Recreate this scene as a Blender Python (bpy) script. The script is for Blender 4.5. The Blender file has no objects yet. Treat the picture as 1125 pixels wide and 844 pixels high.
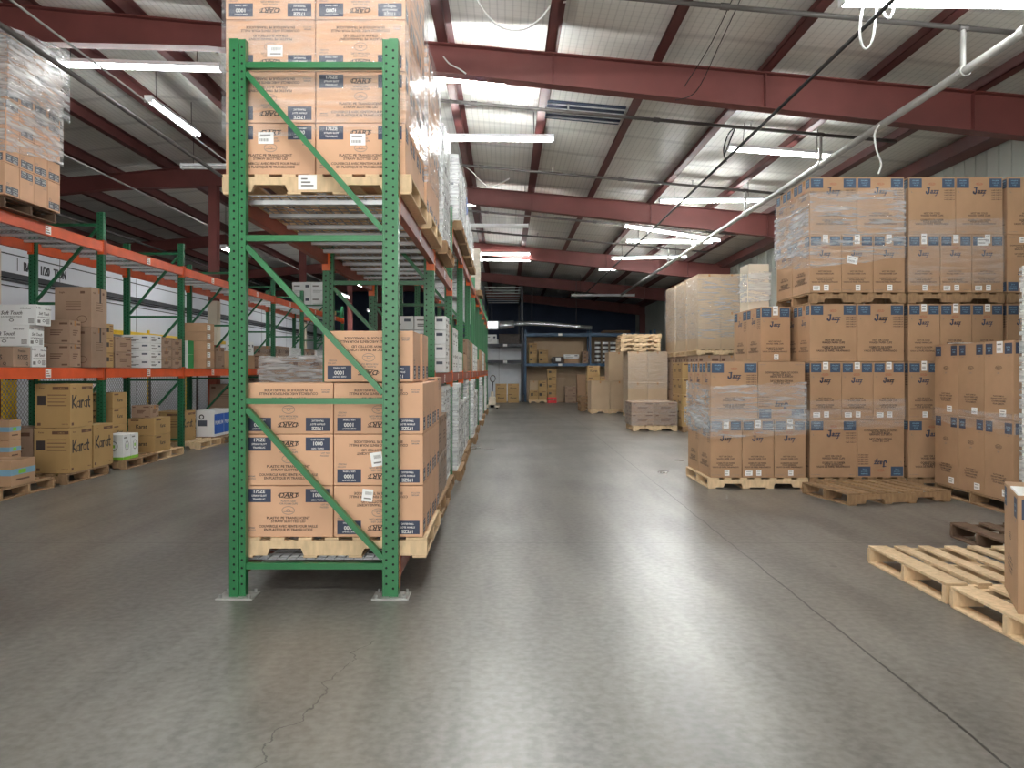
import bpy, bmesh, math, random
from mathutils import Vector, Matrix
R = random.Random(7)
S = bpy.context.scene
COL = S.collection
F, CX, CY, CAMZ = 845.0, 555.0, 407.0, 1.44      # focal length in pixels of the 1125x844 frame, vanishing point, eye height


def pt(px, py, Y):
    """World point on the sight line through a measured pixel, at the real depth Y."""
    return Vector(((px - CX) * Y / F, Y, CAMZ + (CY - py) * Y / F))


# ------------------------------------------------------------------ materials
def lin(c):
    return tuple(((v / 255) / 12.92 if v / 255 <= .04045 else ((v / 255 + .055) / 1.055) ** 2.4) for v in c) + (1,)


MATS = {}


def nt(m):
    m.use_nodes = True
    t = m.node_tree
    return t, t.nodes, t.links, t.nodes['Principled BSDF']


def mat(name, rgb, rough=.6, metal=0, var=.12, scale=6, bump=0, emit=0, rnd=0, spec=.5, stretch=None):
    if name in MATS:
        return MATS[name]
    m = bpy.data.materials.new(name)
    t, N, L, b = nt(m)
    b.inputs['Roughness'].default_value = rough
    b.inputs['Metallic'].default_value = metal
    b.inputs['Specular IOR Level'].default_value = spec
    c = lin(rgb)
    if emit:
        b.inputs['Base Color'].default_value = c
        b.inputs['Emission Color'].default_value = c
        b.inputs['Emission Strength'].default_value = emit
    else:
        tc = N.new('ShaderNodeTexCoord'); nz = N.new('ShaderNodeTexNoise')
        nz.inputs['Scale'].default_value = scale; nz.inputs['Detail'].default_value = 5
        if stretch:
            mp = N.new('ShaderNodeMapping'); mp.inputs['Scale'].default_value = stretch
            L.new(tc.outputs['Object'], mp.inputs[0]); L.new(mp.outputs[0], nz.inputs['Vector'])
        else:
            L.new(tc.outputs['Object'], nz.inputs['Vector'])
        rp = N.new('ShaderNodeValToRGB')
        rp.color_ramp.elements[0].position = .3; rp.color_ramp.elements[1].position = .7
        rp.color_ramp.elements[0].color = tuple(v * (1 - var) for v in c[:3]) + (1,)
        rp.color_ramp.elements[1].color = tuple(min(1, v * (1 + var)) for v in c[:3]) + (1,)
        L.new(nz.outputs['Fac'], rp.inputs[0])
        out = rp.outputs[0]
        if rnd:
            oi = N.new('ShaderNodeObjectInfo'); hs = N.new('ShaderNodeHueSaturation')
            mr = N.new('ShaderNodeMapRange')
            mr.inputs['To Min'].default_value = 1 - rnd; mr.inputs['To Max'].default_value = 1 + rnd * .7
            L.new(oi.outputs['Random'], mr.inputs['Value']); L.new(mr.outputs[0], hs.inputs['Value'])
            L.new(out, hs.inputs['Color']); out = hs.outputs[0]
        L.new(out, b.inputs['Base Color'])
        if bump:
            bp = N.new('ShaderNodeBump'); bp.inputs['Strength'].default_value = bump; bp.inputs['Distance'].default_value = .01
            L.new(nz.outputs['Fac'], bp.inputs['Height']); L.new(bp.outputs[0], b.inputs['Normal'])
    MATS[name] = m
    return m


def M(name):
    return MATS[name]


mat('kraft_peach', (211, 167, 134), .72, var=.05, scale=5, rnd=.05)
mat('kraft_tan', (172, 137, 105), .72, var=.06, scale=5, rnd=.07)
mat('kraft_brown', (150, 124, 103), .74, var=.07, scale=5, rnd=.12)
mat('kraft_plain', (176, 152, 124), .74, var=.05, scale=3, rnd=.06)
mat('kraft_yellow', (168, 136, 88), .7, var=.05, scale=5, rnd=.06)
mat('card_white', (226, 227, 226), .65, var=.03, scale=5, rnd=.05)
mat('card_cream', (216, 205, 186), .7, var=.04, scale=5, rnd=.05)
mat('tape_tan', (172, 128, 88), .25, var=.04)
mat('ink_dark', (52, 44, 42), .7, var=.05)
mat('ink_brown', (96, 66, 48), .7, var=.05)
mat('ink_grey', (120, 116, 112), .7, var=.05)
mat('ink_navy', (52, 60, 82), .6, var=.06)
mat('ink_slate', (78, 84, 96), .6, var=.06)
mat('ink_blue', (62, 78, 100), .6, var=.06)
mat('ink_red', (165, 96, 70), .7, var=.05)
mat('ink_white', (226, 224, 220), .7, var=.03)
mat('ink_green', (34, 128, 62), .6, var=.05)
mat('ink_lime', (126, 190, 50), .6, var=.05)
mat('ink_royal', (36, 92, 178), .6, var=.05)
mat('ink_pale_blue', (120, 160, 184), .6, var=.05)
mat('paper_white', (238, 238, 236), .7, var=.02)
mat('wood_new', (214, 186, 148), .75, var=.14, scale=9, bump=.15, rnd=.12, stretch=(3, 3, 1))
mat('wood_grey', (150, 120, 88), .8, var=.22, scale=9, bump=.2, rnd=.18, stretch=(3, 3, 1))
mat('wood_dark', (96, 74, 56), .85, var=.2, scale=9, bump=.2, rnd=.12)
mat('green_paint', (30, 108, 60), .38, var=.08, scale=4)
mat('green_dark', (24, 92, 58), .42, var=.1, scale=4)
mat('hole_black', (10, 14, 12), .9)
mat('orange_paint', (204, 82, 36), .42, var=.12, scale=5)
mat('rust_paint', (150, 72, 52), .5, var=.16, scale=5)
mat('orange_clip', (236, 110, 40), .4, var=.08)
mat('blue_paint', (36, 76, 108), .45, var=.1)
mat('black_paint', (40, 44, 52), .5, var=.1)
mat('galvanised', (205, 208, 210), .38, .35, var=.08, scale=8)
mat('wire_zinc', (150, 152, 154), .4, .5, var=.05)
mat('steel_red', (122, 68, 64), .55, var=.14, scale=1.5)
mat('steel_purlin', (98, 52, 50), .55, var=.14, scale=1.5)
mat('pipe_grey', (168, 168, 164), .45, .2, var=.12, scale=5)
mat('pipe_dark', (92, 88, 86), .5, .2, var=.1)
mat('cable_white', (222, 222, 220), .5, var=.02)
mat('cable_black', (28, 28, 30), .6, var=.02)
mat('housing_white', (232, 234, 236), .4, var=.02)
mat('foil', (210, 214, 216), .25, .8, var=.1, bump=.5, scale=12)
mat('yellow_paint', (236, 196, 40), .45, var=.06)
mat('red_plastic', (214, 40, 48), .4, var=.05)
mat('black_rubber', (24, 24, 26), .8, var=.05)
mat('wall_white', (214, 217, 224), .6, var=.03, scale=1.2)
mat('wall_line', (40, 42, 48), .6)
mat('wall_pale', (168, 172, 164), .7, var=.05, scale=1.2)
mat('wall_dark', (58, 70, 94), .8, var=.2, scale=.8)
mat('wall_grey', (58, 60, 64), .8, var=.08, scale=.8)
mat('door_white', (222, 226, 230), .5, var=.03)
mat('bolt', (180, 182, 180), .35, .7, var=.05)
mat('lamp_lit', (250, 252, 250), emit=80)
mat('lamp_dim', (250, 252, 250), emit=36)
mat('lamp_bright', (250, 252, 250), emit=120)
mat('lamp_off', (226, 228, 226), .4, var=.02)
mat('dark_goods', (74, 66, 62), .7, var=.25, scale=9)


def make_floor_mat():
    m = bpy.data.materials.new('concrete'); t, N, L, b = nt(m)
    tc = N.new('ShaderNodeTexCoord')
    def noise(sc, det, vec=None, dist=0):
        n = N.new('ShaderNodeTexNoise'); n.inputs['Scale'].default_value = sc; n.inputs['Detail'].default_value = det
        n.inputs['Distortion'].default_value = dist
        L.new(vec or tc.outputs['Object'], n.inputs['Vector']); return n.outputs['Fac']
    def ramp(v, p0, c0, p1, c1):
        r = N.new('ShaderNodeValToRGB'); e = r.color_ramp.elements
        e[0].position, e[1].position = p0, p1; e[0].color, e[1].color = c0, c1
        L.new(v, r.inputs[0]); return r.outputs[0]
    def math_(op, a, b_):
        n = N.new('ShaderNodeMath'); n.operation = op
        for i, v in enumerate((a, b_)):
            if isinstance(v, (int, float)): n.inputs[i].default_value = v
            elif v is not None: L.new(v, n.inputs[i])
        return n.outputs[0]
    def mix(f, a, b_, mode='MIX'):
        n = N.new('ShaderNodeMix'); n.data_type = 'RGBA'; n.blend_type = mode
        for i, v in ((0, f), (6, a), (7, b_)):
            if isinstance(v, (int, float)): n.inputs[i].default_value = v
            elif isinstance(v, tuple): n.inputs[i].default_value = v
            else: L.new(v, n.inputs[i])
        return n.outputs[2]
    base = ramp(noise(.55, 6, dist=.6), .3, lin((80, 77, 72)), .72, lin((118, 115, 110)))
    mp = N.new('ShaderNodeMapping'); mp.inputs['Scale'].default_value = (2.2, .35, 1); L.new(tc.outputs['Object'], mp.inputs[0])
    c = mix(.62, base, ramp(noise(1.6, 8, mp.outputs[0], .4), .35, lin((72, 70, 64)), .65, lin((136, 134, 126))))
    c = mix(.42, c, ramp(noise(22, 6), .35, lin((84, 81, 77)), .65, lin((134, 132, 128))))
    # a few small dark spots and pale scuffs
    v = N.new('ShaderNodeTexVoronoi'); v.inputs['Scale'].default_value = 1.1; L.new(tc.outputs['Object'], v.inputs['Vector'])
    spot = math_('MULTIPLY', math_('LESS_THAN', v.outputs['Distance'], .035), .6)
    c = mix(spot, c, lin((78, 76, 74)))
    sep = N.new('ShaderNodeSeparateXYZ'); L.new(tc.outputs['Object'], sep.inputs[0])
    wob = math_('MULTIPLY', math_('SUBTRACT', noise(2.5, 4), .5), .05)
    # saw cut along the aisle, cross joints, and a crack that wanders towards the door
    d1 = math_('ABSOLUTE', math_('SUBTRACT', math_('SUBTRACT', sep.outputs['X'], math_('MULTIPLY', sep.outputs['Y'], .012)), math_('ADD', wob, 1.8)), None)
    l1 = math_('LESS_THAN', d1, .0065)
    wob2 = math_('MULTIPLY', math_('SUBTRACT', noise(3, 3), .5), .02)
    d2 = math_('ABSOLUTE', math_('SUBTRACT', sep.outputs['Y'], math_('ADD', wob2, 6.42)), None)
    l2 = math_('MULTIPLY', math_('LESS_THAN', d2, .006), .6)
    wob3 = math_('MULTIPLY', math_('SUBTRACT', noise(4, 6), .5), .32)
    cx = math_('ADD', math_('MULTIPLY', math_('SUBTRACT', sep.outputs['Y'], 2.8), .16), -.93)
    d3 = math_('ABSOLUTE', math_('SUBTRACT', sep.outputs['X'], math_('ADD', cx, wob3)), None)
    win = math_('MULTIPLY', math_('LESS_THAN', sep.outputs['Y'], 4.1), math_('GREATER_THAN', sep.outputs['Y'], 1.5))
    l3 = math_('MULTIPLY', math_('MULTIPLY', math_('LESS_THAN', d3, .0035), win), .75)
    lines = math_('MAXIMUM', math_('MAXIMUM', l1, l2), l3)
    c = mix(lines, c, lin((34, 33, 32)))
    L.new(c, b.inputs['Base Color'])
    rr = N.new('ShaderNodeMapRange'); rr.inputs['To Min'].default_value = .2; rr.inputs['To Max'].default_value = .46
    L.new(noise(.6, 3), rr.inputs['Value']); L.new(rr.outputs[0], b.inputs['Roughness'])
    b.inputs['Specular IOR Level'].default_value = .68
    bp = N.new('ShaderNodeBump'); bp.inputs['Strength'].default_value = .12; bp.inputs['Distance'].default_value = .01
    L.new(noise(9, 6), bp.inputs['Height']); L.new(bp.outputs[0], b.inputs['Normal'])
    MATS['concrete'] = m


make_floor_mat()


def make_roof_mat():
    m = bpy.data.materials.new('roof_insulation'); t, N, L, b = nt(m)
    tc = N.new('ShaderNodeTexCoord')
    w = N.new('ShaderNodeTexWave'); w.wave_type = 'BANDS'; w.bands_direction = 'X'; w.inputs['Scale'].default_value = 3.2; w.inputs['Distortion'].default_value = .3
    L.new(tc.outputs['Object'], w.inputs['Vector'])
    w2 = N.new('ShaderNodeTexWave'); w2.bands_direction = 'Y'; w2.inputs['Scale'].default_value = 2.4; w2.inputs['Distortion'].default_value = .8
    L.new(tc.outputs['Object'], w2.inputs['Vector'])
    w3 = N.new('ShaderNodeTexWave'); w3.bands_direction = 'Y'; w3.inputs['Scale'].default_value = .22; w3.inputs['Distortion'].default_value = 1.5
    L.new(tc.outputs['Object'], w3.inputs['Vector'])
    n = N.new('ShaderNodeTexNoise'); n.inputs['Scale'].default_value = .8; n.inputs['Detail'].default_value = 6
    L.new(tc.outputs['Object'], n.inputs['Vector'])
    def ramp(v, p0, c0, p1, c1):
        r = N.new('ShaderNodeValToRGB'); e = r.color_ramp.elements
        e[0].position, e[1].position = p0, p1; e[0].color, e[1].color = c0, c1
        L.new(v, r.inputs[0]); return r.outputs[0]
    def mul(f, a, b_):
        x = N.new('ShaderNodeMix'); x.data_type = 'RGBA'; x.blend_type = 'MULTIPLY'; x.inputs[0].default_value = f
        L.new(a, x.inputs[6]); L.new(b_, x.inputs[7]); return x.outputs[2]
    c = ramp(n.outputs['Fac'], .3, lin((218, 218, 210)), .7, lin((236, 236, 230)))
    c = mul(1, c, ramp(w.outputs['Fac'], .02, (.84, .84, .84, 1), .14, (1, 1, 1, 1)))
    c = mul(1, c, ramp(w2.outputs['Fac'], .02, (.93, .93, .93, 1), .12, (1, 1, 1, 1)))
    c = mul(1, c, ramp(w3.outputs['Fac'], .0, (.8, .8, .8, 1), .05, (1, 1, 1, 1)))
    L.new(c, b.inputs['Base Color']); b.inputs['Roughness'].default_value = .5
    bp = N.new('ShaderNodeBump'); bp.inputs['Strength'].default_value = .35; bp.inputs['Distance'].default_value = .05
    L.new(n.outputs['Fac'], bp.inputs['Height']); L.new(bp.outputs[0], b.inputs['Normal'])
    MATS['roof_insulation'] = m


make_roof_mat()


def make_film(name, alpha_lo, alpha_hi, tint=(235, 238, 240)):
    m = bpy.data.materials.new(name); t, N, L, b = nt(m)
    out = [n for n in N if n.type == 'OUTPUT_MATERIAL'][0]
    tc = N.new('ShaderNodeTexCoord'); mp = N.new('ShaderNodeMapping'); mp.inputs['Scale'].default_value = (1.2, 1.2, 9)
    mp.inputs['Rotation'].default_value = (.12, .1, 0)
    L.new(tc.outputs['Object'], mp.inputs[0])
    n = N.new('ShaderNodeTexNoise'); n.inputs['Scale'].default_value = 2.6; n.inputs['Detail'].default_value = 7; n.inputs['Distortion'].default_value = .6
    L.new(mp.outputs[0], n.inputs['Vector'])
    mr = N.new('ShaderNodeMapRange'); mr.inputs['From Min'].default_value = .35; mr.inputs['From Max'].default_value = .75
    mr.inputs['To Min'].default_value = alpha_lo; mr.inputs['To Max'].default_value = alpha_hi
    L.new(n.outputs['Fac'], mr.inputs['Value'])
    bp = N.new('ShaderNodeBump'); bp.inputs['Strength'].default_value = .6; bp.inputs['Distance'].default_value = .02
    L.new(n.outputs['Fac'], bp.inputs['Height']); L.new(bp.outputs[0], b.inputs['Normal'])
    b.inputs['Base Color'].default_value = lin(tint); b.inputs['Roughness'].default_value = .12
    b.inputs['Specular IOR Level'].default_value = .8
    tr = N.new('ShaderNodeBsdfTransparent'); mx = N.new('ShaderNodeMixShader')
    L.new(mr.outputs[0], mx.inputs[0]); L.new(tr.outputs[0], mx.inputs[1]); L.new(b.outputs[0], mx.inputs[2])
    L.new(mx.outputs[0], out.inputs['Surface'])
    MATS[name] = m


make_film('film_thin', .03, .3)
make_film('film_mid', .05, .5)
make_film('film_thick', .12, .75)

# ------------------------------------------------------------------ mesh building


class MB:
    def __init__(s):
        s.v, s.f, s.m, s.mats = [], [], [], []

    def mi(s, name):
        if name not in s.mats:
            s.mats.append(name)
        return s.mats.index(name)

    def add(s, vs, fs, mname):
        o = len(s.v); k = s.mi(mname)
        s.v += [tuple(v) for v in vs]
        s.f += [tuple(i + o for i in f) for f in fs]
        s.m += [k] * len(fs)

    def box(s, x0, x1, y0, y1, z0, z1, m):
        s.add([(x0, y0, z0), (x1, y0, z0), (x1, y1, z0), (x0, y1, z0), (x0, y0, z1), (x1, y0, z1), (x1, y1, z1), (x0, y1, z1)],
              [(0, 3, 2, 1), (4, 5, 6, 7), (0, 1, 5, 4), (1, 2, 6, 5), (2, 3, 7, 6), (3, 0, 4, 7)], m)

    def bevbox(s, x0, x1, y0, y1, z0, z1, m, b=.005):
        bm = bmesh.new()
        bmesh.ops.create_cube(bm, size=1)
        for v in bm.verts:
            v.co = Vector((x0 + (v.co.x + .5) * (x1 - x0), y0 + (v.co.y + .5) * (y1 - y0), z0 + (v.co.z + .5) * (z1 - z0)))
        bmesh.ops.bevel(bm, geom=bm.edges[:], offset=b, segments=2, affect='EDGES', profile=.5)
        bm.verts.index_update()
        s.add([v.co[:] for v in bm.verts], [[v.index for v in f.verts] for f in bm.faces], m)
        bm.free()

    def prism(s, poly, axis, a0, a1, m):
        """poly: 2D outline (counter-clockwise); axis 'x': (y,z), 'y': (x,z), 'z': (x,y)."""
        def P(u, w, a):
            return {'x': (a, u, w), 'y': (u, a, w), 'z': (u, w, a)}[axis]
        n = len(poly)
        vs = [P(u, w, a0) for u, w in poly] + [P(u, w, a1) for u, w in poly]
        fs = [tuple(range(n))[::-1], tuple(range(n, 2 * n))] + [(i, (i + 1) % n, n + (i + 1) % n, n + i) for i in range(n)]
        s.add(vs, fs, m)

    def bar(s, p0, p1, w, h, m, up=(0, 0, 1)):
        p0, p1 = Vector(p0), Vector(p1); d = (p1 - p0).normalized(); up = Vector(up)
        if abs(d.dot(up)) > .98: up = Vector((0, 1, 0))
        a = d.cross(up).normalized() * w / 2; b = a.cross(d).normalized() * h / 2
        vs = [p + i * a + j * b for p in (p0, p1) for i, j in ((-1, -1), (1, -1), (1, 1), (-1, 1))]
        s.add(vs, [(0, 3, 2, 1), (4, 5, 6, 7), (0, 1, 5, 4), (1, 2, 6, 5), (2, 3, 7, 6), (3, 0, 4, 7)], m)

    def tube(s, pts, r, m, n=10):
        pts = [Vector(p) for p in pts]; vs, fs = [], []
        for i, p in enumerate(pts):
            d = (pts[min(i + 1, len(pts) - 1)] - pts[max(i - 1, 0)]).normalized()
            u = Vector((0, 0, 1)) if abs(d.z) < .9 else Vector((1, 0, 0))
            a = d.cross(u).normalized(); b = a.cross(d).normalized()
            vs += [p + r * (math.cos(2 * math.pi * k / n) * a + math.sin(2 * math.pi * k / n) * b) for k in range(n)]
        for i in range(len(pts) - 1):
            for k in range(n):
                fs.append((i * n + k, i * n + (k + 1) % n, (i + 1) * n + (k + 1) % n, (i + 1) * n + k))
        fs += [tuple(range(n))[::-1], tuple(range((len(pts) - 1) * n, len(pts) * n))]
        s.add(vs, fs, m)

    def mesh(s, name, smooth=False):
        me = bpy.data.meshes.new(name)
        me.from_pydata(s.v, [], s.f)
        for n in s.mats: me.materials.append(MATS[n])
        me.polygons.foreach_set('material_index', s.m)
        if smooth: me.polygons.foreach_set('use_smooth', [True] * len(s.f))
        me.update()
        return me

    def build(s, name, parent=None, smooth=False, **kw):
        return obj(name, s.mesh(name, smooth), parent, **kw)


def obj(name, data, parent=None, loc=(0, 0, 0), rot=(0, 0, 0), label=None, cat=None, group=None, kind=None):
    o = bpy.data.objects.new(name, data)
    COL.objects.link(o)
    o.location = loc; o.rotation_euler = rot
    if parent: o.parent = parent
    for k, v in (('label', label), ('category', cat), ('group', group), ('kind', kind)):
        if v: o[k] = v
    return o


def thing(name, label, cat, loc=(0, 0, 0), rz=0, group=None):
    return obj(name, None, None, loc, (0, 0, rz), label, cat, group)


def copy_tree(o, parent=None):
    c = o.copy(); COL.objects.link(c)
    if parent: c.parent = parent
    for ch in list(o.children):
        copy_tree(ch, c)
    return c


GL = {}


def glyphs(txt):
    if txt in GL: return GL[txt]
    cu = bpy.data.curves.new('lettering', 'FONT'); cu.body = txt; cu.size = 1; cu.resolution_u = 2; cu.offset = .022; cu.align_x = 'CENTER'
    o = bpy.data.objects.new('lettering', cu); COL.objects.link(o)
    bpy.context.view_layer.update()
    ev = o.evaluated_get(bpy.context.evaluated_depsgraph_get()); me = ev.to_mesh()
    r = ([(v.co.x, v.co.y) for v in me.vertices], [tuple(p.vertices) for p in me.polygons])
    ev.to_mesh_clear(); bpy.data.objects.remove(o); bpy.data.curves.remove(cu)
    GL[txt] = r
    return r


class Face:
    """Prints on one side of a box: u to the right, v up, seen from outside."""
    def __init__(s, mb, org, du, dv, nrm, w, h):
        s.mb, s.o, s.du, s.dv, s.n, s.w, s.h, s.k = mb, Vector(org), Vector(du), Vector(dv), Vector(nrm), w, h, 0

    def P(s, u, v, lift):
        return s.o + s.du * u + s.dv * v + s.n * lift

    def rect(s, u0, u1, v0, v1, m, lift=.0008):
        s.mb.add([s.P(u0, v0, lift), s.P(u1, v0, lift), s.P(u1, v1, lift), s.P(u0, v1, lift)], [(0, 1, 2, 3)], m)

    def text(s, t, u, v, size, m, shear=0, wide=1, lift=.0014):
        vs, fs = glyphs(t)
        s.mb.add([s.P(u + (x + shear * y) * size * wide, v + y * size, lift) for x, y in vs], fs, m)

    def ring(s, u, v, a, b, th, m, n=20, lift=.001):
        vs, fs = [], []
        for k in range(n):
            c, q = math.cos(2 * math.pi * k / n), math.sin(2 * math.pi * k / n)
            vs += [s.P(u + a * c, v + b * q, lift), s.P(u + (a - th) * c, v + (b - th) * q, lift)]
        for k in range(n):
            i, j = 2 * k, 2 * ((k + 1) % n)
            fs.append((i, j, j + 1, i + 1))
        s.mb.add(vs, fs, m)

    def stroke(s, pts, th, m, lift=.0016):
        for (u0, v0), (u1, v1) in zip(pts, pts[1:]):
            d = Vector((u1 - u0, v1 - v0)); l = d.length or 1; n = Vector((-d.y, d.x)) / l * th / 2; e = d / l * th * .3
            q = [(u0 + n.x - e.x, v0 + n.y - e.y), (u0 - n.x - e.x, v0 - n.y - e.y), (u1 - n.x + e.x, v1 - n.y + e.y), (u1 + n.x + e.x, v1 + n.y + e.y)]
            s.mb.add([s.P(a, b, lift) for a, b in q], [(0, 1, 2, 3)], m)


def faces4(mb, w, d, h):
    """Box spans x -w/2..w/2, y 0..d, z 0..h."""
    return {'f': Face(mb, (-w / 2, 0, 0), (1, 0, 0), (0, 0, 1), (0, -1, 0), w, h),
            'r': Face(mb, (w / 2, 0, 0), (0, 1, 0), (0, 0, 1), (1, 0, 0), d, h),
            'b': Face(mb, (w / 2, d, 0), (-1, 0, 0), (0, 0, 1), (0, 1, 0), w, h),
            'l': Face(mb, (-w / 2, d, 0), (0, -1, 0), (0, 0, 1), (-1, 0, 0), d, h)}


def pr_lid(f, tall):                       # peach carton of straw-slotted lids
    w, h = f.w, f.h; ink = 'ink_dark'; pan = 'ink_navy' if not tall else 'ink_slate'
    pw = .155 if w > .45 else .11
    for u in (.022, w - .022 - pw):
        f.rect(u, u + pw, h - .105, h - .018, pan)
    f.text('17SZE', .022 + pw / 2, h - .045, .03, 'ink_white'); f.text('STRAW SLOT', .022 + pw / 2, h - .068, .016, 'ink_white'); f.text('TRANSLUC', .022 + pw / 2, h - .09, .016, 'ink_white')
    f.text('CASE COUNT', w - .022 - pw / 2, h - .038, .014, 'ink_white'); f.text('1000', w - .022 - pw / 2, h - .07, .034, 'ink_white'); f.text('LIDS / TAPAS', w - .022 - pw / 2, h - .095, .014, 'ink_white')
    f.text('LOT NO', w - .05, h - .125, .014, 'ink_grey'); f.text('PACKED', w - .055, h - .142, .014, 'ink_grey')
    if w > .45:
        c = w * .5
        f.ring(c, h - .06, .068, .019, .004, ink); f.text('DART', c, h - .073, .042, ink, .25, 1.15)
        f.text('PLASTIC LIDS', c, h - .103, .016, 'ink_grey'); f.text('FOR FOAM CUPS', c, h - .12, .016, 'ink_grey')
        f.ring(c, h - .158, .042, .027, .003, 'ink_grey'); f.ring(c, h - .158, .013, .009, .003, 'ink_grey'); f.stroke([(c - .03, h - .166), (c + .03, h - .166)], .003, 'ink_grey')
        f.text('PLASTIC PE TRANSLUCENT', c, h - .214, .022, ink, 0, 1.05); f.text('STRAW SLOTTED LID', c, h - .236, .022, ink, 0, 1.05)
        f.text('COUVERCLE AVEC FENTE POUR PAILLE', c, h - .268, .022, ink, 0, .98); f.text('EN PLASTIQUE PE TRANSLUCIDE', c, h - .29, .022, ink, 0, .98)
        f.text('IMPRIME', .05, .055, .013, 'ink_grey'); f.text('RECYCLE', .05, .04, .013, 'ink_grey')


def jazz_logo(f, c, v, s, m='ink_navy'):
    f.stroke([(c - .9 * s, v + .95 * s), (c - .35 * s, v + .95 * s)], .14 * s, m)
    f.stroke([(c - .5 * s, v + 1.0 * s), (c - .55 * s, v + .15 * s), (c - .75 * s, v - .05 * s), (c - 1.0 * s, v + .1 * s), (c - 1.0 * s, v + .3 * s)], .26 * s, m)
    f.text('azz', c + .35 * s, v, 1.15 * s, m, .3, 1.0); f.text('azz', c + .37 * s, v + .03 * s, 1.15 * s, m, .3, 1.0)
    f.stroke([(c + .85 * s, v + .05 * s), (c + .75 * s, v - .35 * s), (c + .5 * s, v - .4 * s)], .12 * s, m)


def pr_cup(f):                              # tall cup carton
    w, h = f.w, f.h; big = w > .45
    pw, ph = (.15, .115) if big else (.125, .11)
    for u in (.012, w - .012 - pw):
        f.rect(u, u + pw, h - .018 - ph, h - .018, 'ink_blue')
        for i, (t, z) in enumerate((('R9N-J8000', .019), ('COLD CUP', .016), ('9 OZ', .02))):
            f.text(t, u + pw / 2, h - .05 - i * .028, z, 'ink_pale_blue')
    c = w * .5 if big else w * .48
    f.ring(c, h - .085 if big else h - .155, .045, .016, .003, 'ink_red'); f.text('SOLO', c, (h - .094) if big else (h - .164), .026, 'ink_red')
    jazz_logo(f, c, (h - .2) if big else (h - .25), .07 if big else .058)
    s = .032 if big else .025
    for i, (t, v) in enumerate((('HOT OR COLD', .25), ('WAXED PAPER CUPS', .222), ('GOBELETS DE PAPIER', .168), ('POUR BOISSONS', .145), ('VASOS DE PAPEL PARAFINADO', .12))):
        f.text(t, c, v, s, 'ink_dark', 0, .92)
    for i in range(5 if big else 0):
        f.text('CASE CUBE 2.9', w - .075, h - .17 - i * .028, .019, 'ink_dark')
    f.text('SOLO CUP COMPANY', .07, .03, .011, 'ink_grey'); f.text('MADE IN USA', w - .06, .03, .011, 'ink_grey')
    f.text('L', .04, h - .19, .03, 'ink_grey')


def pr_oval(f):                             # tall lid carton with an oval mark
    w, h = f.w, f.h
    pw = .115
    for u in (.02, w - .02 - pw):
        f.rect(u, u + pw, h - .13, h - .02, 'ink_navy')
        f.text('SLP316', u + pw / 2, h - .07, .022, 'ink_pale_blue'); f.text('2000', u + pw / 2, h - .1, .022, 'ink_pale_blue')
        f.text('CASE', u + pw / 2, h - .155, .016, 'ink_grey')
    c = w * .5
    f.ring(c, h - .27, .055, .022, .004, 'ink_dark'); f.text('SOLO', c, h - .281, .03, 'ink_dark'); f.text('LIDS', c, h - .33, .02, 'ink_grey')
    for i, t in enumerate(('PLASTIC DOME LID', 'FOR HOT PAPER CUPS', 'COUVERCLE BOMBE', 'POUR GOBELETS')):
        f.text(t, c, .235 - i * .027, .024 if i else .02, 'ink_dark')


def pr_karat(f, side):
    w, h = f.w, f.h
    f.rect(w * .5, w - .02, h - .075, h - .035, 'ink_brown'); f.text('C-KC16', w * .75, h - .065, .024, 'kraft_yellow')
    f.text('Karat', .09, h - .062, .03, 'ink_brown')
    f.rect(.03, .075, .03, .065, 'ink_brown'); f.text('1000 PCS', w - .07, .04, .022, 'ink_brown')
    if side:
        c = w * .5; v = h * .46; s = .155; k = .026
        # rounded hand-drawn word: K a r a t
        f.stroke([(c - .2, v), (c - .2, v + s)], k, 'ink_dark'); f.stroke([(c - .125, v + s), (c - .195, v + .06), (c - .115, v)], k, 'ink_dark')
        for q in (-.075, .075):
            f.ring(c + q, v + .042, .034, .042, .013, 'ink_dark'); f.stroke([(c + q + .032, v), (c + q + .032, v + .085)], k, 'ink_dark')
        f.stroke([(c - .01, v), (c - .01, v + .085)], k, 'ink_dark'); f.stroke([(c - .01, v + .06), (c + .012, v + .083), (c + .03, v + .08)], k, 'ink_dark')
        f.stroke([(c + .15, v + s * .9), (c + .15, v + .015), (c + .175, v)], k, 'ink_dark'); f.stroke([(c + .125, v + .085), (c + .18, v + .085)], k, 'ink_dark')
    else:
        f.rect(.03, .03 + w * .24, h * .52, h * .52 + w * .26, 'ink_dark')
        for i in range(4):
            f.rect(w * .36, w * .9 - .03 * (i == 2), h * .74 - i * .045, h * .74 - i * .045 + .01, 'ink_brown')


def pr_soft(f, side):
    w, h = f.w, f.h; c = w * .5
    f.text('F-100', w * .13, h - .05, .036, 'ink_dark'); f.text('Office Brand', w * .78, h - .055, .026, 'ink_dark', .3)
    f.text('Soft Touch', c, h * .52, .062 if not side else .05, 'ink_dark', .35, .95)
    f.text('2-PLY BATHROOM TISSUE', c, h * .38, .022, 'ink_dark')
    f.ring(c, h * .24, .03, .018, .008, 'ink_dark')
    f.rect(w - .1, w - .03, .025, .085, 'ink_grey'); f.rect(.02, .08, .03, .07, 'ink_grey')
    for i in range(6): f.rect(w - .095 + i * .011, w - .091 + i * .011, .03, .08, 'card_white', .0014)


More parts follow.
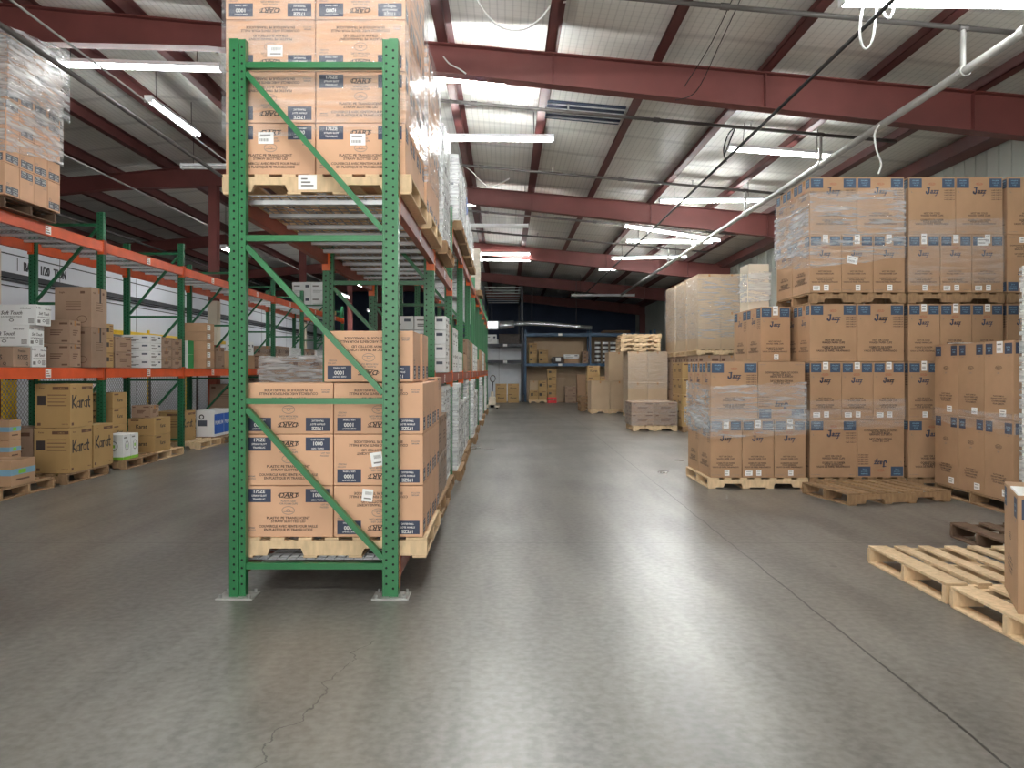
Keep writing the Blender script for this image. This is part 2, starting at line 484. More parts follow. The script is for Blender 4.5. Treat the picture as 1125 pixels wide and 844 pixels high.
def pr_kraft(f, side):
    w, h = f.w, f.h
    f.rect(w * .62, w * .92, h * .82, h * .9, 'ink_brown'); f.rect(w * .06, w * .2, h * .82, h * .9, 'ink_brown')
    for i in range(3): f.rect(w * .28, w * .74 - .02 * i, h * (.55 - .09 * i), h * (.55 - .09 * i) + .012, 'ink_brown')
    f.rect(w * .7, w * .92, h * .08, h * .15, 'ink_brown')


def pr_white(f, side):
    w, h = f.w, f.h
    f.rect(w * .08, w * .4, h * .66, h * .76, 'ink_grey'); f.rect(w * .7, w * .9, h * .6, h * .8, 'ink_slate')
    for i in range(2): f.rect(w * .1, w * .6 - .05 * i, h * (.36 - .12 * i), h * (.36 - .12 * i) + .012, 'ink_grey')


def pr_band(f, side):
    w, h = f.w, f.h
    f.rect(0, w, h * .42, h * .66, 'ink_pale_blue'); f.rect(w * .3, w * .6, h * .46, h * .62, 'ink_lime', .0014)
    f.rect(w * .2, w * .75, h * .2, h * .27, 'ink_brown')


def pr_green(f, side):
    w, h = f.w, f.h
    if side: f.rect(0, w, 0, h, 'ink_green')
    else: f.rect(w * .1, w * .5, h * .4, h * .5, 'ink_grey'); f.rect(w * .1, w * .8, h * .15, h * .2, 'ink_grey')


def pr_lime(f, side):
    w, h = f.w, f.h
    f.rect(0, w, 0, h * .12, 'ink_lime'); f.ring(w / 2, h * .55, w * .25, h * .2, .012, 'ink_grey'); f.rect(w * .4, w * .6, h * .48, h * .6, 'ink_lime'); f.rect(w * .1, w * .5, h * .85, h * .9, 'ink_grey')


def pr_blue(f, side):
    w, h = f.w, f.h
    if side: f.rect(0, w, h * .1, h * .85, 'ink_royal'); f.text('PREMIUM', w * .5, h * .45, h * .2, 'ink_white')
    else: f.rect(w * .1, w * .6, h * .4, h * .62, 'ink_slate'); f.ring(w * .3, h * .75, .05, .05, .02, 'ink_dark')


def pr_round(f, side):
    w, h = f.w, f.h
    f.ring(w * .5, h * .5, h * .3, h * .3, .02, 'ink_brown'); f.ring(w * .5, h * .5, h * .14, h * .14, .02, 'ink_brown')


def pr_roses(f, side):
    w, h = f.w, f.h
    f.text('Premium', w * .5, h * .74, .04, 'ink_dark'); f.text('ROSES', w * .55, h * .36, .085, 'ink_dark', 0, .8); f.text('Q', w * .8, h * .1, .05, 'ink_dark')


def pr_mark(f, side):
    w, h = f.w, f.h
    f.rect(w * .12, w * .42, h * .42, h * .72, 'ink_dark'); f.rect(w * .5, w * .9, h * .8, h * .87, 'ink_brown')
    for i in range(2): f.rect(w * .5, w * .88, h * (.6 - .14 * i), h * (.6 - .14 * i) + .012, 'ink_brown')


def pr_name(f, side):
    w, h = f.w, f.h
    f.text('Karat', w * .5, h * .42, h * .3, 'ink_dark'); f.rect(w * .1, w * .4, h * .84, h * .92, 'ink_brown')


def pr_tapes(f, side):
    w, h = f.w, f.h
    f.text('fragile', w * .2, h * .85, .03, 'ink_brown'); f.rect(w * .7, w * .82, h * .84, h * .9, 'ink_brown')
    for i in range(5): f.rect(w * .3, w * .72, h * (.62 - .05 * i), h * (.62 - .05 * i) + .008, 'ink_brown')
    if side: f.rect(w * .52, w * .62, h * .62, h, 'ink_dark')
    else: f.ring(w * .75, h * .2, .07, .05, .008, 'ink_brown')


STYLE = {'lid': 'kraft_peach', 'lid_tan': 'kraft_peach', 'cup': 'kraft_tan', 'oval': 'kraft_tan', 'karat': 'kraft_yellow', 'soft': 'card_white', 'kraft': 'kraft_brown', 'white': 'card_white', 'band': 'kraft_tan',
         'green': 'card_white', 'lime': 'card_white', 'blue': 'card_white', 'round': 'card_cream', 'roses': 'kraft_brown', 'plain': 'kraft_plain', 'mark': 'kraft_yellow', 'name': 'kraft_yellow', 'tapes': 'kraft_brown', 'cream': 'card_cream', 'tan': 'kraft_tan'}
CART = {}


def carton_mesh(style, w, d, h):
    key = (style, round(w, 3), round(d, 3), round(h, 3))
    if key in CART: return CART[key]
    mb = MB(); body = STYLE[style]
    mb.bevbox(-w / 2, w / 2, 0, d, 0, h, body, .004)
    fs = faces4(mb, w, d, h)
    # top: flap seam under packing tape that folds down both ends
    top = Face(mb, (-w / 2, 0, h), (1, 0, 0), (0, 1, 0), (0, 0, 1), w, d)
    if body != 'card_white' and body != 'card_cream':
        if w >= d: top.rect(.004, w - .004, d / 2 - .025, d / 2 + .025, 'tape_tan')
        else: top.rect(w / 2 - .025, w / 2 + .025, .004, d - .004, 'tape_tan')
        for k in (('r', 'l') if w >= d else ('f', 'b')):
            q = fs[k]
            if style in ('cup', 'oval', 'plain', 'kraft', 'tapes'): q.rect(q.w / 2 - .025, q.w / 2 + .025, h - .07, h - .004, 'tape_tan', .0004)
    else:
        top.rect(w / 2 - .002, w / 2 + .002, .004, d - .004, 'ink_grey')
    for k, f in fs.items():
        side = k in 'rl'
        if style == 'lid': pr_lid(f, False)
        elif style == 'lid_tan': pr_lid(f, True)
        elif style == 'cup': pr_cup(f)
        elif style == 'oval': pr_oval(f)
        elif style == 'karat': pr_karat(f, side)
        elif style == 'soft': pr_soft(f, side)
        elif style in ('plain', 'cream', 'tan'): pass
        else: globals()['pr_' + style](f, side)
    CART[key] = mb.mesh('carton_' + style)
    return CART[key]


def sticker(parent, w, d, h, face, u, v, sw, sh, tilt=0):
    """A paper shipping label stuck on one side of a carton (a child of the carton)."""
    mb = MB(); f = faces4(mb, w, d, h)[face]
    c, s = math.cos(tilt), math.sin(tilt)
    def q(a, b): return (u + a * c - b * s, v + a * s + b * c)
    mb.add([f.P(*q(a, b), l) for l in (.0017, .0026) for a, b in ((-sw / 2, -sh / 2), (sw / 2, -sh / 2), (sw / 2, sh / 2), (-sw / 2, sh / 2))],
           [(4, 5, 6, 7), (0, 1, 5, 4), (1, 2, 6, 5), (2, 3, 7, 6), (3, 0, 4, 7)], 'paper_white')
    for i in range(7):
        a = -sw * .38 + i * sw * .09
        mb.add([f.P(*q(x, y), .003) for x, y in ((a, -sh * .3), (a + sw * .045, -sh * .3), (a + sw * .045, -sh * .05), (a, -sh * .05))], [(0, 1, 2, 3)], 'ink_grey')
    mb.add([f.P(*q(x, y), .003) for x, y in ((-sw * .38, sh * .2), (sw * .3, sh * .2), (sw * .3, sh * .3), (-sw * .38, sh * .3))], [(0, 1, 2, 3)], 'ink_grey')
    return mb.build('shipping_label', parent, label='white paper shipping label')


CAT = {'lid': 'box'}


def carton(style, dims, x, y, z, label, group=None, rz=0, flip=False, name='carton', jit=True, cat='box'):
    """x: centre, y: front, z: base, for an unrotated box; turned boxes pass their own centre (rz about the box centre)."""
    w, d, h = dims
    name = {'lid': 'lid_carton', 'cup': 'cup_carton', 'soft': 'tissue_carton', 'oval': 'lid_carton'}.get(style, name)
    o = obj(name, carton_mesh(style, w, d, h), None, label=label, cat=cat, group=group)
    rz += R.uniform(-.005, .005) if jit else 0
    T = Matrix.Translation((x, y + d / 2, z)) @ Matrix.Rotation(rz, 4, 'Z')
    if flip: T = T @ Matrix.Translation((0, 0, h)) @ Matrix.Rotation(math.pi, 4, 'Y')
    o.matrix_world = T @ Matrix.Translation((0, -d / 2, 0))
    return o

# ------------------------------------------------------------------ pallets
PW, PD, PH = 1.22, 1.02, .13
PAL = {}


def pallet_meshes(m, w, d):
    key = (m, w, d)
    if key in PAL: return PAL[key]
    b = MB(); b.bevbox(-.045, .045, 0, d, .112, .13, m, .003); board = b.mesh('deck_board')
    b = MB(); b.bevbox(-.068, .068, 0, d, .112, .13, m, .003); wide = b.mesh('lead_board')
    b = MB(); b.bevbox(-.045, .045, 0, d, 0, .015, m, .003); low = b.mesh('bottom_board')
    b = MB()
    h0, h1, nd = .0155, .1115, .045
    def notch(c): return [(c - .12, h0), (c - .1, h0 + nd), (c + .1, h0 + nd), (c + .12, h0)]
    poly = [(-w / 2, h0)] + notch(-w * .25) + notch(w * .25) + [(w / 2, h0), (w / 2, h1), (-w / 2, h1)]
    # split into convex pieces along x so that faces stay valid
    xs = sorted({p[0] for p in poly})
    def lowz(x):
        for c in (-w * .25, w * .25):
            if abs(x - c) <= .1 + 1e-6: return h0 + nd
            if abs(x - c) < .12: return h0 + nd * (.12 - abs(x - c)) / .02
        return h0
    n = len(xs); vs = []
    for y in (0, .038):
        vs += [(x, y, lowz(x)) for x in xs] + [(x, y, h1) for x in xs]
    fs = []
    for i in range(n - 1):
        a, c, e, g = i, i + n, i + 2 * n, i + 3 * n
        fs += [(a, a + 1, c + 1, c), (e + 1, e, g, g + 1), (c, c + 1, g + 1, g), (a + 1, a, e, e + 1)]
    fs += [(0, n, 3 * n, 2 * n), (n - 1, 3 * n - 1, 4 * n - 1, 2 * n - 1)]
    b.add(vs, fs, m); stringer = b.mesh('stringer')
    PAL[key] = (board, wide, low, stringer)
    return PAL[key]


def pallet(x, y, z, label, m='wood_new', rz=0, w=PW, d=PD, group=None, n=7, kind='wooden_pallet'):
    """Local: stringers along x, boards along y; (x, y) is the middle of the front edge."""
    board, wide, low, stringer = pallet_meshes(m, w, d)
    t = thing(kind, label, 'pallet', (x, y, z), rz, group)
    for i in range(n):
        u = -w / 2 + .07 + i * (w - .14) / (n - 1)
        obj('deck_board', wide if i in (0, n - 1) else board, t, (u + R.uniform(-.008, .008) * (0 < i < n - 1), 0, 0), (0, 0, R.uniform(-.006, .006)))
    for v in (0, d / 2 - .019, d - .038):
        obj('stringer', stringer, t, (0, v, 0))
    for u in (-w / 2 + .05, -w * .12, w * .12, w / 2 - .05):
        obj('bottom_board', low, t, (u, 0, 0))
    return t


def skid(x, y, z, label, m='wood_grey', w=PW, d=PD, rz=0, group=None):
    """A distant pallet: the same build, its boards kept in one deck each."""
    t = thing('wooden_pallet', label, 'pallet', (x, y, z), rz, group)
    b = MB()
    for i in range(7):
        u = -w / 2 + .06 + i * (w - .12) / 6
        b.box(u - .05, u + .05, 0, d, .112, .13, m)
    b.build('top_deck', t)
    st = pallet_meshes(m, w, d)[3]
    for v in (0, d / 2 - .019, d - .038): obj('stringer', st, t, (0, v, 0))
    low = pallet_meshes(m, w, d)[2]
    for u in (-w / 2 + .05, 0, w / 2 - .05): obj('bottom_board', low, t, (u, 0, 0))
    return t


# ------------------------------------------------------------------ stretch film
def wrap(x0, x1, y0, y1, z0, z1, label, film='film_thin', sides='frlb', amp=.012, skew=0, group=None, other=None):
    mb = MB(); rr = random.Random(int(abs(x0 * 91 + y0 * 37 + z0 * 11) * 100))
    nu, nv = 14, 12
    P = {'f': ((x0, y0), (x1, y0), (0, -1)), 'r': ((x1, y0), (x1, y1), (1, 0)), 'b': ((x1, y1), (x0, y1), (0, 1)), 'l': ((x0, y1), (x0, y0), (-1, 0))}
    cx, cy = (x0 + x1) / 2, (y0 + y1) / 2
    for s in sides:
        a, b, n = P[s]; vs, fs = [], []
        for j in range(nv + 1):
            for i in range(nu + 1):
                t = i / nu; q = rr.uniform(.2, 1) * amp if 0 < i < nu else amp * .5
                zz = z0 + (z1 - z0) * j / nv
                if j in (0, nv): zz += skew * ((a[0] + (b[0] - a[0]) * t - cx) / (x1 - x0) + (a[1] + (b[1] - a[1]) * t - cy) / (y1 - y0)) + rr.uniform(-.012, .012) * (0 < i < nu)
                vs.append((a[0] + (b[0] - a[0]) * t + n[0] * q - cx, a[1] + (b[1] - a[1]) * t + n[1] * q - cy, zz - z0))
        for j in range(nv):
            for i in range(nu):
                k = j * (nu + 1) + i
                fs.append((k, k + 1, k + nu + 2, k + nu + 1))
        mb.add(vs, fs, (other or {}).get(s, film))
    return mb.build('stretch_wrap', None, True, loc=(cx, cy, z0), label=label, cat='plastic wrap', group=group)


# ------------------------------------------------------------------ pallet racking
def post_mesh(h, m, side):
    """Rolled upright column: a stepped section with punched holes, local x from 0 (aisle side) inwards."""
    mb = MB(); s = side
    def X(a): return a * s
    for a0, a1, b0, b1 in ((0, .058, -.0375, .0375), (.058, .092, -.024, .024)):
        mb.box(min(X(a0), X(a1)), max(X(a0), X(a1)), b0, b1, 0, h, m)
    mb.box(min(X(.092), X(.1)), max(X(.092), X(.1)), -.03, .03, 0, h, m)
    def hexa(c, du, dv, nrm, r):
        c, du, dv, nrm = map(Vector, (c, du, dv, nrm))
        pts = [c + nrm * .0012 + r * (math.cos(a) * du + math.sin(a) * dv) for a in [k * math.pi / 3 for k in range(6)]]
        if du.cross(dv).dot(nrm) < 0: pts = pts[::-1]
        mb.add(pts, [tuple(range(6))], 'hole_black')
    z = .06
    while z < h - .03:
        for yy, nn in ((-.0375, -1), (.0375, 1)):
            hexa((X(.03), yy, z), (1, 0, 0), (0, 0, 1), (0, nn, 0), .0085)
        for yy, nn in ((-.024, -1), (.024, 1)):
            hexa((X(.076), yy, z + .025), (1, 0, 0), (0, 0, 1), (0, nn, 0), .008)
        for yy in (-.02, .02):
            hexa((X(0), yy, z), (0, 1, 0), (0, 0, 1), (-s, 0, 0), .008)
        z += .0508
    return mb.mesh('post')


def deck_mesh(x0, x1, ylen):
    mb = MB(); n = 2; half = ylen / 2
    for k in range(n):
        a = k * half + .02; b = (k + 1) * half - .02
        for i in range(3):
            y = a + .14 + i * (b - a - .28) / 2
            mb.box(x0, x1, y - .028, y + .028, -.034, -.006, 'galvanised')
        x = x0 + .03
        while x < x1 - .02:
            mb.box(x - .003, x + .003, a, b, -.006, 0, 'wire_zinc'); x += .062
        y = a + .02
        while y < b:
            mb.box(x0, x1, y - .003, y + .003, -.001, .004, 'wire_zinc'); y += .1
    return mb.mesh('wire_deck')


def beam_part(t, xa, side, y0, y1, ztop, h, m, clip, tag_y=None, pm_side=True):
    """A load beam along the row on one side, with its end connectors and location ticket as sub-parts."""
    mb = MB(); xo = xa; xi = xa + side * .05
    a, b = min(xo, xi), max(xo, xi)
    mb.box(a, b, y0 + .042, y1 - .042, ztop - h, ztop - .02, m)
    inner = (xa + side * .03)
    mb.box(min(xo, inner), max(xo, inner), y0 + .042, y1 - .042, ztop - .02, ztop, m)
    p = mb.build('load_beam', t)
    for yy, d in ((y0, 1), (y1, -1)):
        c = MB()
        ya, yb = sorted((yy + d * .0385, yy + d * .046))
        c.box(min(xa - side * .004, xa + side * .075), max(xa - side * .004, xa + side * .075), ya, yb, ztop - .175, ztop + .025, clip)
        yc, yd = sorted((yy - d * .02, yy + d * .046))
        if pm_side: c.box(min(xa - side * .012, xa - side * .002), max(xa - side * .012, xa - side * .002), yc, yd, ztop - .175, ztop + .025, clip)
        c.build('beam_connector', p)
    if tag_y:
        c = MB(); q = xa - side * .0008
        c.box(min(q, xa - side * .002), max(q, xa - side * .002), tag_y - .06, tag_y + .06, ztop - h * .9, ztop - h * .15, 'paper_white')
        f = Face(c, (xa - side * .002, tag_y - .06 * -side, ztop - h * .9), (0, -side, 0), (0, 0, 1), (-side, 0, 0), .12, h * .75)
        for i in range(3): f.rect(.015, .1 - .02 * i, h * (.12 + .2 * i), h * (.12 + .2 * i) + .012, 'ink_red' if i else 'ink_dark')
        c.build('location_ticket', p)
    return p


def rack(name, label, xl, xr, ys, height, levels, pm, bm, clip, diag_to_right, brace_z, lean=True, feet=True, bh=.114, cat='rack'):
    t = thing(name, label, cat, ((xl + xr) / 2, ys[0], 0))
    ox, oy = (xl + xr) / 2, ys[0]
    a, b = xl - ox, xr - ox
    pl, pr = post_mesh(height, pm, 1), post_mesh(height, pm, -1)
    dm = {}
    for y in ys:
        f = obj('upright_frame', None, t, (0, y - oy, 0))
        obj('post', pl, f, (a, 0, 0)); obj('post', pr, f, (b, 0, 0))
        for i, z in enumerate(brace_z):
            mb = MB(); mb.box(a + .1, b - .1, -.019, .019, z - .019, z + .019, pm); mb.build('horizontal_brace', f)
            if i < len(brace_z) - 1:
                z2 = brace_z[i + 1]; mb = MB()
                if diag_to_right: mb.bar((a + .1, 0, z - .05), (b - .1, 0, z2 + .05), .034, .046, pm, (0, 1, 0))
                else: mb.bar((b - .1, 0, z - .05), (a + .1, 0, z2 + .05), .034, .046, pm, (0, 1, 0))
                mb.build('diagonal_brace', f)
        if feet:
            for q, s in ((a, 1), (b, -1)):
                mb = MB(); c = q + s * .045
                mb.box(c - .115, c + .115, -.085, .085, 0, .008, 'pipe_grey')
                for dx, dy in ((-.09, -.065), (.09, -.065), (.09, .065), (-.09, .065)):
                    mb.tube([(c + dx, dy, .008), (c + dx, dy, .03)], .009, 'bolt', 6)
                mb.build('foot_plate', f)
    for k in range(len(ys) - 1):
        y0, y1 = ys[k] - oy, ys[k + 1] - oy
        for z in levels(k):
            beam_part(t, a, 1, y0, y1, z, bh, bm, clip, (y0 + y1) / 2 if name != 'green_rack' else None, name != 'green_rack')
            beam_part(t, b, -1, y0, y1, z, bh, bm, clip, (y0 + y1) / 2 if z > .5 else None, name != 'green_rack')
            key = round(y1 - y0, 2)
            if key not in dm: dm[key] = deck_mesh(a + .052, b - .052, y1 - y0 - .1)
            obj('wire_deck', dm[key], t, (0, y0 + .05, z + .0005))
    return t


# centre row
GY = [4.9 + 2.49 * k for k in range(11)]
GXL, GXR = -1.745, -.678


def glevels(k):
    return [.222, 2.57] if k == 0 else [1.41, 2.57] if k == 1 else [1.41, 3.25]


rack('green_rack', 'green pallet rack row with rust-red beams along the middle aisle', GXL, GXR, GY, 3.54, glevels, 'green_paint', 'rust_paint', 'orange_clip', True, [3.38, 2.28, 1.245, .195])
# row along the white partition
LY = [8.33 + 2.73 * k for k in range(8)]
LXL, LXR = -6.83, -5.76


def llevels(k):
    return [1.475, 3.28] if k < 4 else [3.28]


rack('orange_rack', 'green pallet rack row with orange beams in front of the white partition', LXL, LXR, LY, 3.71, llevels, 'green_dark', 'orange_paint', 'orange_paint', False, [3.53, 2.4, 1.27, .2], bh=.14)

# ------------------------------------------------------------------ the building
X_RIDGE, X_RIGHT, X_LEFT, Y0, Y1 = -6.9, 7.8, -20.0, -6.0, 46.0


def ztop(x):                              # top of the rafters
    return 5.76 - .09 * x if x >= X_RIDGE else 5.76 + .09 * 6.9 + .09 * (x - X_RIDGE)


def struct(name, mb, smooth=False, **kw):
    return mb.build(name, None, smooth, kind='structure', **kw)


mb = MB(); mb.box(X_LEFT - .3, X_RIGHT + .3, Y0, Y1 + .3, -.2, 0, 'concrete'); struct('floor', mb)
mb = MB()
for xa, xb in ((X_LEFT - .3, X_RIDGE), (X_RIDGE, X_RIGHT + .3)):
    za, zb = ztop(xa) + .22, ztop(xb) + .22
    mb.prism([(xa, za), (xb, zb), (xb, zb + .15), (xa, za + .15)], 'y', Y0, Y1 + .3, 'roof_insulation')
struct('ceiling', mb)
mb = MB(); mb.box(X_RIGHT, X_RIGHT + .2, Y0, Y1, 0, ztop(X_RIGHT) + .2, 'wall_pale')
for i in range(170): mb.box(X_RIGHT - .012, X_RIGHT, Y0 + .15 + i * .305, Y0 + .19 + i * .305, 0, ztop(X_RIGHT) + .2, 'wall_pale')
struct('wall_right', mb)
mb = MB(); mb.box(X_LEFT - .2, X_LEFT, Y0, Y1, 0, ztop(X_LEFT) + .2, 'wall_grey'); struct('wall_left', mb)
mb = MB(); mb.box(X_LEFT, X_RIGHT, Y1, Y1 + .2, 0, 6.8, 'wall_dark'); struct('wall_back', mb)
# wall behind the photographer; its unseen dock door is sized to light the foreground
mb = MB(); DX0, DX1, DZ = -4.2, 2.4, 4.6
mb.box(X_LEFT, DX0, Y0 - .2, Y0, 0, 6.8, 'wall_pale'); mb.box(DX1, X_RIGHT, Y0 - .2, Y0, 0, 6.8, 'wall_pale'); mb.box(DX0, DX1, Y0 - .2, Y0, DZ, 6.8, 'wall_pale')
struct('wall_front', mb)

# rigid frames
FY = [10.4, 18.5, 26.6, 34.7]


def depth_at(x):
    pts = [(-20, .45), (-12, .4), (-9.5, .36), (-6.9, .52), (-4, .33), (-.8, .4), (7.8, .57)]
    for (xa, da), (xb, db) in zip(pts, pts[1:]):
        if xa <= x <= xb: return da + (db - da) * (x - xa) / (xb - xa)
    return .4


for y in [2.3] + FY + [42.8]:
    mb = MB(); xs = [-20, -16, -12, -9.5, -6.9, -5.5, -4, -2.4, -.8, 1.5, 4, 6, 7.78]
    for xa, xb in zip(xs, xs[1:]):
        ta, tb = ztop(xa), ztop(xb); ba, bb = ta - depth_at(xa), tb - depth_at(xb)
        mb.prism([(xa, ba), (xb, bb), (xb, tb), (xa, ta)], 'y', y - .006, y + .006, 'steel_red')
        for lo, hi in ((0, .014),):
            mb.prism([(xa, ta - .014), (xb, tb - .014), (xb, tb), (xa, ta)], 'y', y - .1, y + .1, 'steel_red')
            mb.prism([(xa, ba), (xb, bb), (xb, bb + .014), (xa, ba + .014)], 'y', y - .1, y + .1, 'steel_red')
    for x in (-2.2, .65, 3.5, 6.3):
        mb.box(x - .005, x + .005, y - .09, y - .006, ztop(x) - depth_at(x) + .02, ztop(x) - .02, 'steel_red')
    struct('roof_beam', mb)
    # column under the ridge
    mb = MB(); x = -7.0; zt = ztop(x) - .5
    mb.box(x - .1, x + .1, y - .1, y - .086, 0, zt, 'steel_red'); mb.box(x - .1, x + .1, y + .086, y + .1, 0, zt, 'steel_red'); mb.box(x - .006, x + .006, y - .086, y + .086, 0, zt, 'steel_red')
    c = struct('column', mb)
    mb = MB(); mb.box(x - .112, x + .112, y - .112, y + .112, 2.05, 3.1, 'card_cream'); mb.build('protective_sleeve', c)
    mb = MB(); mb.box(x - .11, x + .11, y - .11, y + .11, 0, 2.045, 'rust_paint'); mb.build('column_guard', c)
    mb = MB(); x = X_RIGHT - .17; mb.box(x - .15, x + .15, y - .1, y + .1, 0, ztop(x) - .5, 'steel_red'); struct('column', mb)
# purlins: cold-rolled Z sections resting on the frames
for x in (-18.6, -17, -15.4, -13.8, -12.2, -10.9, -9.5, -8.1, -6.6, -5.1, -3.65, -2.22, -.79, .65, 2.08, 3.54, 4.97, 6.42):
    mb = MB(); z = ztop(x) + .003
    mb.box(x - .006, x + .006, Y0 + .1, Y1 - .1, z, z + .205, 'steel_purlin')
    mb.box(x - .115, x + .02, Y0 + .1, Y1 - .1, z, z + .012, 'steel_purlin'); mb.box(x, x + .085, Y0 + .1, Y1 - .1, z + .195, z + .207, 'steel_purlin')
    mb.box(x - .115, x - .107, Y0 + .1, Y1 - .1, z, z + .03, 'steel_purlin')
    struct('roof_purlin_beam', mb)
mb = MB(); z = ztop(7.6) - .02
mb.box(7.5, 7.78, Y0 + .1, Y1 - .1, z - .06, z + .2, 'steel_purlin'); mb.box(7.42, 7.5, Y0 + .1, Y1 - .1, z - .06, z - .045, 'steel_purlin'); struct('eave_beam', mb)

# a bay of the roof where the insulation is gone and bare sheeting shows
mb = MB(); xa, xb = .7, 2.0
mb.prism([(xa, ztop(xa) + .2), (xb, ztop(xb) + .2), (xb, ztop(xb) + .215), (xa, ztop(xa) + .215)], 'y', 12.7, 13.6, 'wall_dark')
for y in (12.8, 13.02, 13.24, 13.46):
    mb.prism([(xa, ztop(xa) + .185), (xb, ztop(xb) + .185), (xb, ztop(xb) + .2), (xa, ztop(xa) + .2)], 'y', y, y + .035, 'galvanised')
struct('ceiling_panel', mb)
# white partition behind the orange racks
PX = -9.5
mb = MB(); mb.box(PX - .1, PX, 5.5, 40, 0, 4.0, 'wall_white')
for z, hh in ((3.66, .022), (3.05, .022), (2.2, .012)): mb.box(PX, PX + .006, 5.5, 40, z, z + hh, 'wall_line')
mb.box(PX, PX + .09, 5.5, 40, 3.2, 3.3, 'wall_line'); mb.box(PX, PX + .05, 5.5, 40, 3.14, 3.17, 'wall_line')
for i in range(10): mb.box(PX, PX + .004, 6.2 + i * 3.4, 6.212 + i * 3.4, 0, 4.0, 'wall_line')
f = Face(mb, (PX, 6, 0), (0, 1, 0), (0, 0, 1), (1, 0, 0), 30, 4)
[f.text(t_, u_ + e_, 3.40, .25, 'wall_line', 0, .75, .002 + e_) for t_, u_ in (('BAT', 9.33), ('1/20', 9.86), ('TION', 10.4)) for e_ in (0, .008)]; f.stroke([(8.98, 3.38), (8.98, 3.62)], .025, 'wall_line')
struct('wall_partition', mb)
mb = MB()
mb.box(PX + .01, PX + .05, 12, 26, 2.32, 2.42, 'yellow_paint')
for y in (13.2, 15.6, 18.0, 20.4, 22.8): mb.box(PX + .01, PX + .05, y, y + .06, 0, 2.5, 'yellow_paint')
mb.build('safety_rail', None, label='yellow guard rail fixed to the white partition', cat='rail')

# chain-link fence
t = thing('chain_link_fence', 'grey chain-link fence between the orange racks and the white partition', 'fence', (-7.75, 9, 0))
mb = MB(); H = 1.62; Lf = 13.0; p = .085
k = -H
while k < Lf:
    for s in (1, -1):
        a = Vector((0, k, 0)) if s > 0 else Vector((0, k, H)); b_ = Vector((0, k + H, H)) if s > 0 else Vector((0, k + H, 0))
        # clip to the panel
        def clip_(P, Q):
            P, Q = P.copy(), Q.copy()
            if P.y < 0: P = P + (Q - P) * ((0 - P.y) / (Q.y - P.y))
            if Q.y > Lf: Q = P + (Q - P) * ((Lf - P.y) / (Q.y - P.y))
            return P, Q
        P_, Q_ = clip_(a, b_)
        if (Q_ - P_).length > .03: mb.bar(P_, Q_, .006, .006, 'wire_zinc', (1, 0, 0))
    k += p
mb.build('wire_mesh', t)
for i in range(6):
    mb = MB(); mb.tube([(0, .03 + i * 2.58, 0), (0, .03 + i * 2.58, 1.7)], .03, 'pipe_dark', 8); mb.build('fence_post', t)
mb = MB(); mb.tube([(0, 0, 1.64), (0, Lf, 1.64)], .02, 'pipe_grey', 8); mb.build('top_rail', t)

for i, (px, py, Y, lab) in enumerate(((12, 440, 12.4, 'yellow bollard behind the fence beside the nearest rack upright'), (7, 440, 14.2, 'yellow bollard farther back behind the fence'), (232, 430, 20.6, 'yellow bollard beside the wrapped column at the rack end'))):
    q = pt(px, 407, Y)
    t = thing('bollard', lab, 'bollard', (q.x, Y, 0))
    mb = MB(); mb.tube([(0, 0, 0), (0, 0, 1.28)], .085, 'yellow_paint', 16); mb.build('pipe', t)
    mb = MB(); mb.tube([(0, 0, 1.281), (0, 0, 1.34)], .09, 'black_rubber', 16); mb.build('cap', t)


# ------------------------------------------------------------------ strip lights
def strip_light(p0, p1, label, lit='lamp_lit', w=.13, wires=True):
    p0, p1 = Vector(p0), Vector(p1); c = (p0 + p1) / 2; d = p1 - p0; L = d.length
    t = thing('strip_light', label, 'light', c)
    t.rotation_mode = 'QUATERNION'; t.rotation_quaternion = d.to_track_quat('X', 'Z')
    mb = MB(); mb.box(-L / 2, L / 2, -w * .46, w * .46, .016, .07, 'housing_white')
    for s in (-1, 1): mb.box(s * L / 2 - .012, s * L / 2 + .012, -w / 2, w / 2, -.035, .078, 'housing_white')
    mb.build('housing', t)
    for q in (-1, 1):
        mb = MB(); mb.tube([(-L / 2 + .013, q * w * .3, -.012), (L / 2 - .013, q * w * .3, -.012)], .019, lit, 8); mb.build('tube', t)
    if wires:
        for s in (-.36, .36):
            mb = MB(); x = c.x + d.x * s; zr = ztop(x) + .19
            z1 = zr - (c.z + d.z * s)
            if z1 > .12:
                mb.tube([(L * s, 0, .076), (L * s, 0, max(z1, .1))], .006, 'cable_black', 5); mb.build('hanger_wire', t)
    return t


def lamp(px0, py0, px1, py1, Y0_, Y1_, label, lit='lamp_lit'):
    return strip_light(pt(px0, py0, Y0_), pt(px1, py1, Y1_), label, lit)


lamp(50, 70, 243, 76, 10.9, 10.9, 'long lit strip light above the wrapped pallet on the orange rack', 'lamp_dim')
lamp(437, 85, 625, 92, 10.96, 10.96, 'lit strip light just behind the first red roof beam', 'lamp_bright')
lamp(453, 152, 608, 153, 13.3, 13.3, 'lit strip light second in the row beside the green rack loads', 'lamp_bright')
lamp(482, 224, 592, 225, 18.6, 18.6, 'lit strip light by the second red roof beam')
lamp(487, 249, 580, 249, 21.4, 21.4, 'unlit white strip light behind the second red roof beam', 'lamp_off')
lamp(504, 279, 582, 279, 26.4, 26.4, 'upper of two close lit strip lights far down the green rack row', 'lamp_dim')
lamp(508, 285, 583, 286, 27.7, 27.7, 'lower of two close lit strip lights far down the green rack row', 'lamp_dim')
lamp(925, 2, 1196, 5, 7.6, 7.6, 'bright strip light at the top above the right-hand cartons', 'lamp_dim')
lamp(800, 163, 912, 172, 12.9, 12.9, 'lit strip light hanging by the sprinkler main above the cup cartons')
lamp(725, 221, 838, 220, 16.5, 16.5, 'level lit strip light between the cup cartons and the second roof beam')
